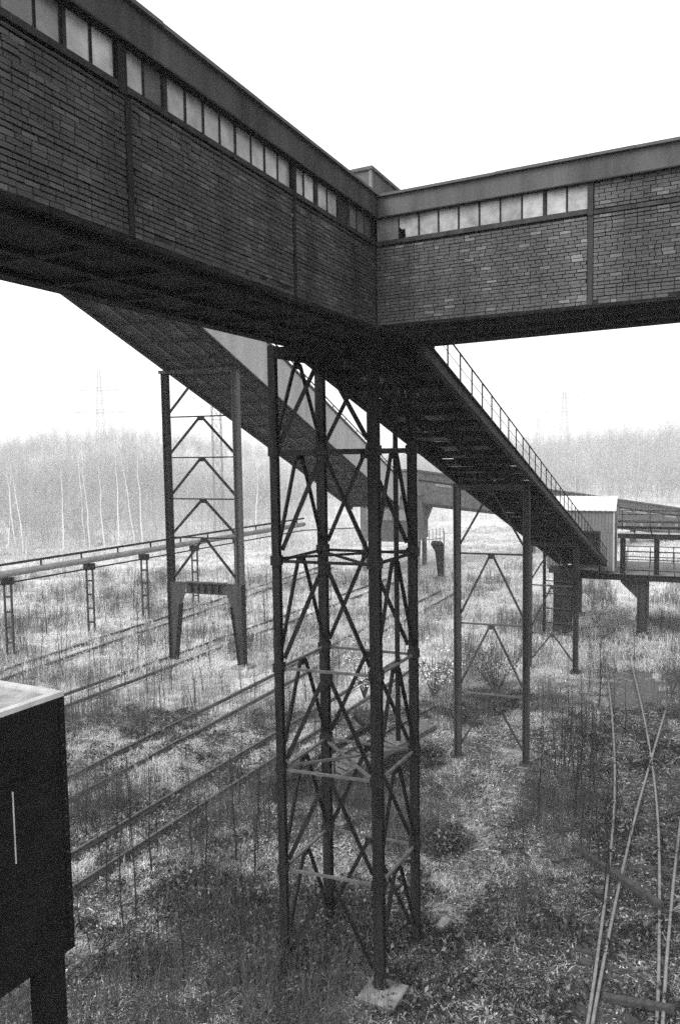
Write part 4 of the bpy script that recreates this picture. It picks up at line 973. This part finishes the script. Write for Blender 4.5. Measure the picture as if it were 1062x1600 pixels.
# ------------------------------------------------------------------ scattered stuff by geometry nodes
def make_collection(name, meshes):
    c = bpy.data.collections.new(name)
    for i, me in enumerate(meshes):
        o = bpy.data.objects.new('%s_%02d' % (name, i), me); c.objects.link(o)
    return c
def scatter(name, label, cat, coll, pts, parent=None):
    """pts: list of (x, y, z, scale, rotz, tilt, index)"""
    me = bpy.data.meshes.new(name); n = len(pts); a = np.array(pts, dtype=np.float32)
    me.vertices.add(n); me.vertices.foreach_set('co', a[:, :3].ravel())
    at = me.attributes.new('rot', 'FLOAT_VECTOR', 'POINT'); rv = np.zeros((n, 3), np.float32); rv[:, 0] = a[:, 5]; rv[:, 2] = a[:, 4]; at.data.foreach_set('vector', rv.ravel())
    at = me.attributes.new('scl', 'FLOAT', 'POINT'); at.data.foreach_set('value', a[:, 3].copy())
    at = me.attributes.new('idx', 'INT', 'POINT'); at.data.foreach_set('value', a[:, 6].astype(np.int32))
    o = bpy.data.objects.new(name, me); COL.objects.link(o)
    g = bpy.data.node_groups.new(name + '_scatter', 'GeometryNodeTree')
    g.interface.new_socket('Geometry', in_out='INPUT', socket_type='NodeSocketGeometry'); g.interface.new_socket('Geometry', in_out='OUTPUT', socket_type='NodeSocketGeometry')
    N = g.nodes; gi = N.new('NodeGroupInput'); go = N.new('NodeGroupOutput'); ip = N.new('GeometryNodeInstanceOnPoints'); ci = N.new('GeometryNodeCollectionInfo')
    ci.inputs['Collection'].default_value = coll; ci.inputs['Separate Children'].default_value = True; ci.inputs['Reset Children'].default_value = True
    ip.inputs['Pick Instance'].default_value = True
    def na(nm, ty):
        x = N.new('GeometryNodeInputNamedAttribute'); x.data_type = ty; x.inputs[0].default_value = nm; return x.outputs[0]
    L = g.links
    L.new(gi.outputs[0], ip.inputs['Points']); L.new(ci.outputs[0], ip.inputs['Instance']); L.new(na('idx', 'INT'), ip.inputs['Instance Index'])
    L.new(na('rot', 'FLOAT_VECTOR'), ip.inputs['Rotation']); L.new(na('scl', 'FLOAT'), ip.inputs['Scale']); L.new(ip.outputs[0], go.inputs[0])
    md = o.modifiers.new('scatter', 'NODES'); md.node_group = g
    o['kind'] = 'stuff'
    if label: o['label'] = label; o['category'] = cat
    return o

def tuft(seed, nb, h, spread, w_, m):
    rg = random.Random(seed); b = MB()
    for i in range(nb):
        a = rg.uniform(0, 6.28); r_ = spread * rg.random() ** 0.5; p = V(math.cos(a) * r_, math.sin(a) * r_, -0.03)
        a2 = rg.uniform(0, 6.28); ln = h * rg.uniform(0.4, 1.0); bend = rg.uniform(0.2, 1.1) * ln; o = V(math.cos(a2), math.sin(a2), 0); s_ = V(-o.y, o.x, 0) * w_ / 2
        mid = p + o * bend * 0.4 + UP * ln * 0.65; tip = p + o * bend + UP * ln * rg.uniform(0.5, 0.95)
        i0 = len(b.v); b.v += [tuple(p - s_), tuple(p + s_), tuple(mid + s_ * 0.8), tuple(mid - s_ * 0.8), tuple(tip)]; b.f += [(i0, i0 + 1, i0 + 2, i0 + 3), (i0 + 3, i0 + 2, i0 + 4)]
    return b.mesh('tuft', m)
def stalks(seed, n, h, spread, w_, m):
    rg = random.Random(seed); b = MB()
    for i in range(n):
        a = rg.uniform(0, 6.28); r_ = spread * rg.random() ** 0.5; p = V(math.cos(a) * r_, math.sin(a) * r_, -0.03); d = V(rg.uniform(-.18, .18), rg.uniform(-.18, .18), 1).normalized(); L = h * rg.uniform(0.5, 1)
        b.tube([p, p + d * L], [w_, w_ * 0.4], 3, False)
        for k in range(rg.randint(2, 5)):
            q = p + d * L * rg.uniform(0.4, 1); d2 = (d + V(rg.uniform(-.8, .8), rg.uniform(-.8, .8), 0)).normalized(); b.tube([q, q + d2 * L * rg.uniform(0.1, 0.25)], [w_ * 0.6, w_ * 0.2], 3, False)
    return b.mesh('stalks', m)
def leafclump(seed, n, rad, h, s, m):
    rg = random.Random(seed); b = MB()
    for i in range(n):
        a = rg.uniform(0, 6.28); r_ = rad * rg.random() ** 0.5; c = V(math.cos(a) * r_, math.sin(a) * r_, h * rg.random() ** 0.7 * (1 - 0.5 * (r_ / rad) ** 2))
        nrm = V(rg.uniform(-1, 1), rg.uniform(-1, 1), rg.uniform(0.2, 1.4)).normalized(); u = nrm.cross(V(rg.uniform(-1, 1), rg.uniform(-1, 1), 0.2)).normalized(); v = nrm.cross(u); z = s * rg.uniform(0.6, 1.3)
        i0 = len(b.v); b.v += [tuple(c - u * z), tuple(c - v * z * 0.45 + nrm * z * .1), tuple(c + u * z), tuple(c + v * z * 0.45 + nrm * z * .1)]; b.f.append((i0, i0 + 1, i0 + 2, i0 + 3))
    for i in range(6):
        a = rg.uniform(0, 6.28); p = V(math.cos(a) * rad * .3, math.sin(a) * rad * .3, 0); e = V(math.cos(a) * rad * 1.1, math.sin(a) * rad * 1.1, h * 0.4); b.tube([p, (p + e) / 2 + UP * h * 0.6, e], [0.008, 0.006, 0.003], 3, False)
    return b.mesh('leafclump', m)

GR = make_collection('grass_source', [tuft(i, 34, 0.22 + 0.06 * (i % 3), 0.20, 0.011, 'grass') for i in range(5)])
GRS = make_collection('straw_source', [tuft(60 + i, 34, 0.24 + 0.05 * (i % 3), 0.20, 0.011, 'reed') for i in range(5)])
GRF = make_collection('far_grass_source', [tuft(20 + i, 40, 0.5, 0.5, 0.03, 'reed') for i in range(4)])
WD = make_collection('weed_source', [stalks(i, 9, 1.0, 0.35, 0.006, 'weed') for i in range(5)])
WDP = make_collection('brushwood_source', [stalks(40 + i, 9, 1.0, 0.35, 0.007, 'brush') for i in range(5)])
LC = make_collection('bramble_source', [leafclump(i, 130, 0.45, 0.6, 0.07, 'leaf') for i in range(4)])
LT = make_collection('litter_source', [leafclump(50 + i, 46, 0.5, 0.10, 0.042, 'litter') for i in range(4)])

def patch(x, y, s, seed): return noise.noise(Vector((x * s, y * s, seed)))
def rail_clear(x, y):
    # open strip along the right-hand rails and the trodden path left of them
    c = 5.55 + (y - 15.15) * 0.405 if y < 26 else 9.9 + (y - 26) * 0.36
    return abs(x - c)
rg = random.Random(31); g1 = []; wd = []; lt = []
def inview(x, y): return abs(x) < y * 0.47 + 1.5
BRAM = [(0.2, 17.4, 1.7), (-1.5, 17.6, 1.6), (-2.6, 19.2, 1.6), (-0.6, 19.2, 1.4), (1.6, 18.3, 0.9), (-3.8, 20.2, 1.2), (-0.9, 16.0, 0.9), (2.9, 22.6, 0.9), (0.6, 26.5, 1.6), (2.2, 28.6, 1.5), (-1.4, 27.2, 1.2), (7.0, 35.2, 1.8), (5.0, 33.8, 1.0), (-4.9, 17.2, 0.8)]
def inbram(x, y): return max(0, max(1 - math.hypot(x - a, y - b) / r_ for a, b, r_ in BRAM))
while len(g1) < 26000:
    y = 12.5 + 30 * rg.random() ** 0.8; x = rg.uniform(-0.47, 0.47) * y * 1.05
    pv = patch(x, y, 0.35, 5) + 0.5 * patch(x, y, 1.1, 8)
    if rg.random() > 0.5 + 1.1 * pv: continue
    if inbram(x, y) > 0.35 and rg.random() < 0.8: continue
    dr_ = rail_clear(x, y)
    if dr_ < 1.35 and rg.random() < 0.88: continue
    if near_path(x, y) < 0.9 and rg.random() < 0.5: continue
    if near_rail(x, y) < 0.3: continue
    if abs(x - 0.75) < 0.62 and abs(y - 15.9) < 0.62: continue
    sc = rg.uniform(0.5, 1.15) * (0.6 if dr_ < 1.2 else 1) * (0.8 + 0.5 * max(0, pv))
    g1.append((x, y, gz(x, y), sc, rg.uniform(0, 6.28), rg.uniform(-.25, .25), rg.randrange(5)))
gs = [p for p in g1 if p[1] - 0.9 * p[0] + 5 * patch(p[0], p[1], 0.2, 40) > 30]; g1 = [p for p in g1 if p[1] - 0.9 * p[0] + 5 * patch(p[0], p[1], 0.2, 40) <= 30]
scatter('grass', 'short dry grass covering the near yard', 'grass', GR, g1)
scatter('straw_grass', 'pale bleached grass over the overgrown tracks at middle left', 'grass', GRS, gs)
g2 = []
while len(g2) < 11000:
    y = 40 + 75 * rg.random(); x = rg.uniform(-0.5, 0.5) * y
    if rg.random() > 0.65 + 0.8 * patch(x, y, 0.16, 5): continue
    g2.append((x, y, gz(x, y), rg.uniform(0.5, 1.3), rg.uniform(0, 6.28), rg.uniform(-.2, .2), rg.randrange(4)))
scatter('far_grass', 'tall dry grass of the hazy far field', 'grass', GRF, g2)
while len(wd) < 5200:
    y = 14 + 60 * rg.random(); x = rg.uniform(-0.48, 0.48) * y
    if patch(x, y, 0.22, 17) < rg.uniform(-0.25, 0.35) or rail_clear(x, y) < 1.3 or near_rail(x, y) < 0.5 or near_path(x, y) < 0.8: continue
    wd.append((x, y, gz(x, y), rg.uniform(0.5, 1.5) * (1 if y > 22 else 0.8), rg.uniform(0, 6.28), rg.uniform(-.1, .1), rg.randrange(5)))
scatter('weeds', 'dead upright weed stalks standing through the grass', 'weeds', WD, wd)
bp_ = []
for a, b, r_ in BRAM:
    for i in range(int(26 * r_ * r_)):
        t, q = rg.uniform(0, 6.28), r_ * rg.random() ** 0.5; x, y = a + math.cos(t) * q, b + math.sin(t) * q
        if abs(x - 0.75) < 0.75 and 14.9 < y < 16.35: continue
        bp_.append((x, y, gz(x, y), rg.uniform(0.5, 1.15) * (1.1 - 0.5 * q / r_), rg.uniform(0, 6.28), rg.uniform(-.2, .2), rg.randrange(4)))
scatter('brambles', 'dark leafy brambles massed round the feet of the lattice tower', 'brambles', LC, bp_)
while len(lt) < 12000:
    y = 12.5 + 22 * rg.random(); x = rg.uniform(-0.47, 0.47) * y * 1.05
    if near_path(x, y) < 0.9 and rg.random() < 0.55: continue
    lt.append((x, y, gz(x, y) + 0.01, rg.uniform(0.5, 1.2), rg.uniform(0, 6.28), rg.uniform(-.1, .1), rg.randrange(4)))
scatter('leaf_litter', 'scattered dead leaves and bits among the grass', 'litter', LT, lt)

def pebble(seed):
    rg = random.Random(seed); b = MB(); r_ = 0.05
    b.tube([(0, 0, -.03), (0, 0, 0.0), (0.005, 0, 0.03), (0.0, 0.01, 0.045)], [0.03, 0.05, 0.038, 0.012], 5); b.v = [(x * rg.uniform(.7, 1.3), y * rg.uniform(.7, 1.3), z * rg.uniform(.8, 1.2)) for x, y, z in b.v]
    return b.mesh('pebble', 'stone')
PB = make_collection('ballast_source', [pebble(i) for i in range(5)])
pb = []
while len(pb) < 6500:
    y = 12.8 + 20 * rg.random() ** 1.3; c = 5.55 + (y - 15.15) * 0.405 if y < 26 else 9.9 + (y - 26) * 0.36; x = c + rg.gauss(0, 0.75)
    pb.append((x, y, gz(x, y) + 0.03, rg.uniform(0.5, 1.4), rg.uniform(0, 6.28), rg.uniform(-.5, .5), rg.randrange(5)))
scatter('ballast_stones', 'loose dark ballast stones round the right-hand rails', 'ballast', PB, pb)
LW = make_collection('weed_clump_source', [leafclump(80 + i, 60, 0.3, 0.22, 0.06, 'leaf') for i in range(4)])
lw = []
while len(lw) < 900:
    y = 13 + 22 * rg.random(); x = rg.uniform(-0.46, 0.46) * y
    if near_path(x, y) < 0.6: continue
    if patch(x, y, 0.3, 23) < rg.uniform(-0.3, 0.4): continue
    lw.append((x, y, gz(x, y), rg.uniform(0.5, 1.5), rg.uniform(0, 6.28), rg.uniform(-.1, .1), rg.randrange(4)))
scatter('leafy_weeds', 'low dark leafy weed clumps dotted through the grass', 'weeds', LW, lw)

# shrubs
def shrub(label, x, y, r_, h, n, s, m, seed):
    rg = random.Random(seed); rt = root('shrub', label, 'shrub', (x, y, 0)); b = MB(); lf = MB(); c = V(x, y, 0)
    for i in range(16):
        a = rg.uniform(0, 6.28); e = c + V(math.cos(a) * r_ * rg.uniform(.2, 1), math.sin(a) * r_ * rg.uniform(.2, 1), h * rg.uniform(0.6, 1)); mid = c.lerp(e, 0.5) + V(rg.uniform(-.1, .1), rg.uniform(-.1, .1), .1); b.tube([c, mid, e], [0.02, 0.014, 0.004], 4, False)
        for k in range(n // 16):
            f = rg.uniform(0.3, 1.05); p = (c.lerp(mid, f * 2) if f < .5 else mid.lerp(e, f * 2 - 1)) + V(rg.gauss(0, .22), rg.gauss(0, .22), rg.gauss(0, .16))
            nrm = V(rg.uniform(-1, 1), rg.uniform(-1, 1), rg.uniform(0, 1)).normalized(); u = nrm.cross(V(rg.uniform(-1, 1), .3, rg.uniform(-1, 1))).normalized() * s * rg.uniform(.6, 1.2); v = nrm.cross(u) * 0.6
            i0 = len(lf.v); lf.v += [tuple(p - u), tuple(p - v), tuple(p + u), tuple(p + v)]; lf.f.append((i0, i0 + 1, i0 + 2, i0 + 3))
    b.build('branches', 'bark', rt); lf.build('foliage', m, rt)
shrub('pale-leaved shrub seen through the lattice tower', 1.0, 36, 1.5, 3.4, 480, 0.055, 'blossom', 1)
shrub('pale-leaved shrub between lattice tower and slim trestle', 4.2, 36.2, 1.3, 2.6, 420, 0.055, 'blossom', 2)
shrub('dark shrub behind the slim trestle', 7.2, 36.5, 1.6, 2.4, 900, 0.05, 'leaf', 3)

# woodland on the plain and the hill: one grey mass of bare trees
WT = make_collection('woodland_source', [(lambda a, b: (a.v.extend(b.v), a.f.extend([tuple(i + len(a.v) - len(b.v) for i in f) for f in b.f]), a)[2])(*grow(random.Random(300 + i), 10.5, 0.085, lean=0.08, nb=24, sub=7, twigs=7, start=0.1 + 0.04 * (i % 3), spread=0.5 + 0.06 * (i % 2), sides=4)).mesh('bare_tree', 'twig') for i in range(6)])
wp = []
while len(wp) < 3800:
    y = 96 + 330 * rg.random() ** 1.4; x = rg.uniform(-0.55, 0.55) * y
    if y < 118 and (x > -6 or rg.random() < 0.5): continue
    if y < 150 and -6 <= x < 25: continue
    if 25 <= x and y < 145: continue
    far = hill_h(x, y) if y > 170 else 0
    sc = (rg.uniform(0.55, 1.15) if x < 20 else rg.uniform(0.8, 1.35)) * (0.95 + 0.55 * patch(x, y, 0.035, 3))
    if y < 130: sc *= 0.7
    if -35 < x < 60 and y > 150: sc *= 0.75
    wp.append((x, y, far - 0.5, sc, rg.uniform(0, 6.28), 0, rg.randrange(6)))
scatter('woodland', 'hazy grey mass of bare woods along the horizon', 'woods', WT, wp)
up_ = []
while len(up_) < 2500:
    y = 84 + 110 * rg.random(); x = rg.uniform(-0.5, 0.5) * y
    if 2 < x < 40 and y < 120: continue
    up_.append((x, y, -0.05, rg.uniform(1.2, 3.2), rg.uniform(0, 6.28), 0, rg.randrange(5)))
scatter('underwood', 'pale brushwood along the foot of the far woods', 'brushwood', WDP, up_)

# ------------------------------------------------------------------ haze
def haze():
    q = MB(); q.quad_box([(-620, -60, -2), (620, -60, -2), (620, 760, -2), (-620, 760, -2), (-620, -60, 62), (620, -60, 62), (620, 760, 62), (-620, 760, 62)])
    m = bpy.data.materials.new('haze'); m.use_nodes = True; n = m.node_tree.nodes; n.clear()
    o = n.new('ShaderNodeOutputMaterial'); v = n.new('ShaderNodeVolumePrincipled')
    v.inputs['Color'].default_value = (0.98, 0.98, 0.98, 1); v.inputs['Density'].default_value = 0.0009; v.inputs['Anisotropy'].default_value = 0.0
    m.node_tree.links.new(v.outputs[0], o.inputs['Volume'])
    ob = q.build('haze', m); ob['kind'] = 'stuff'
haze()
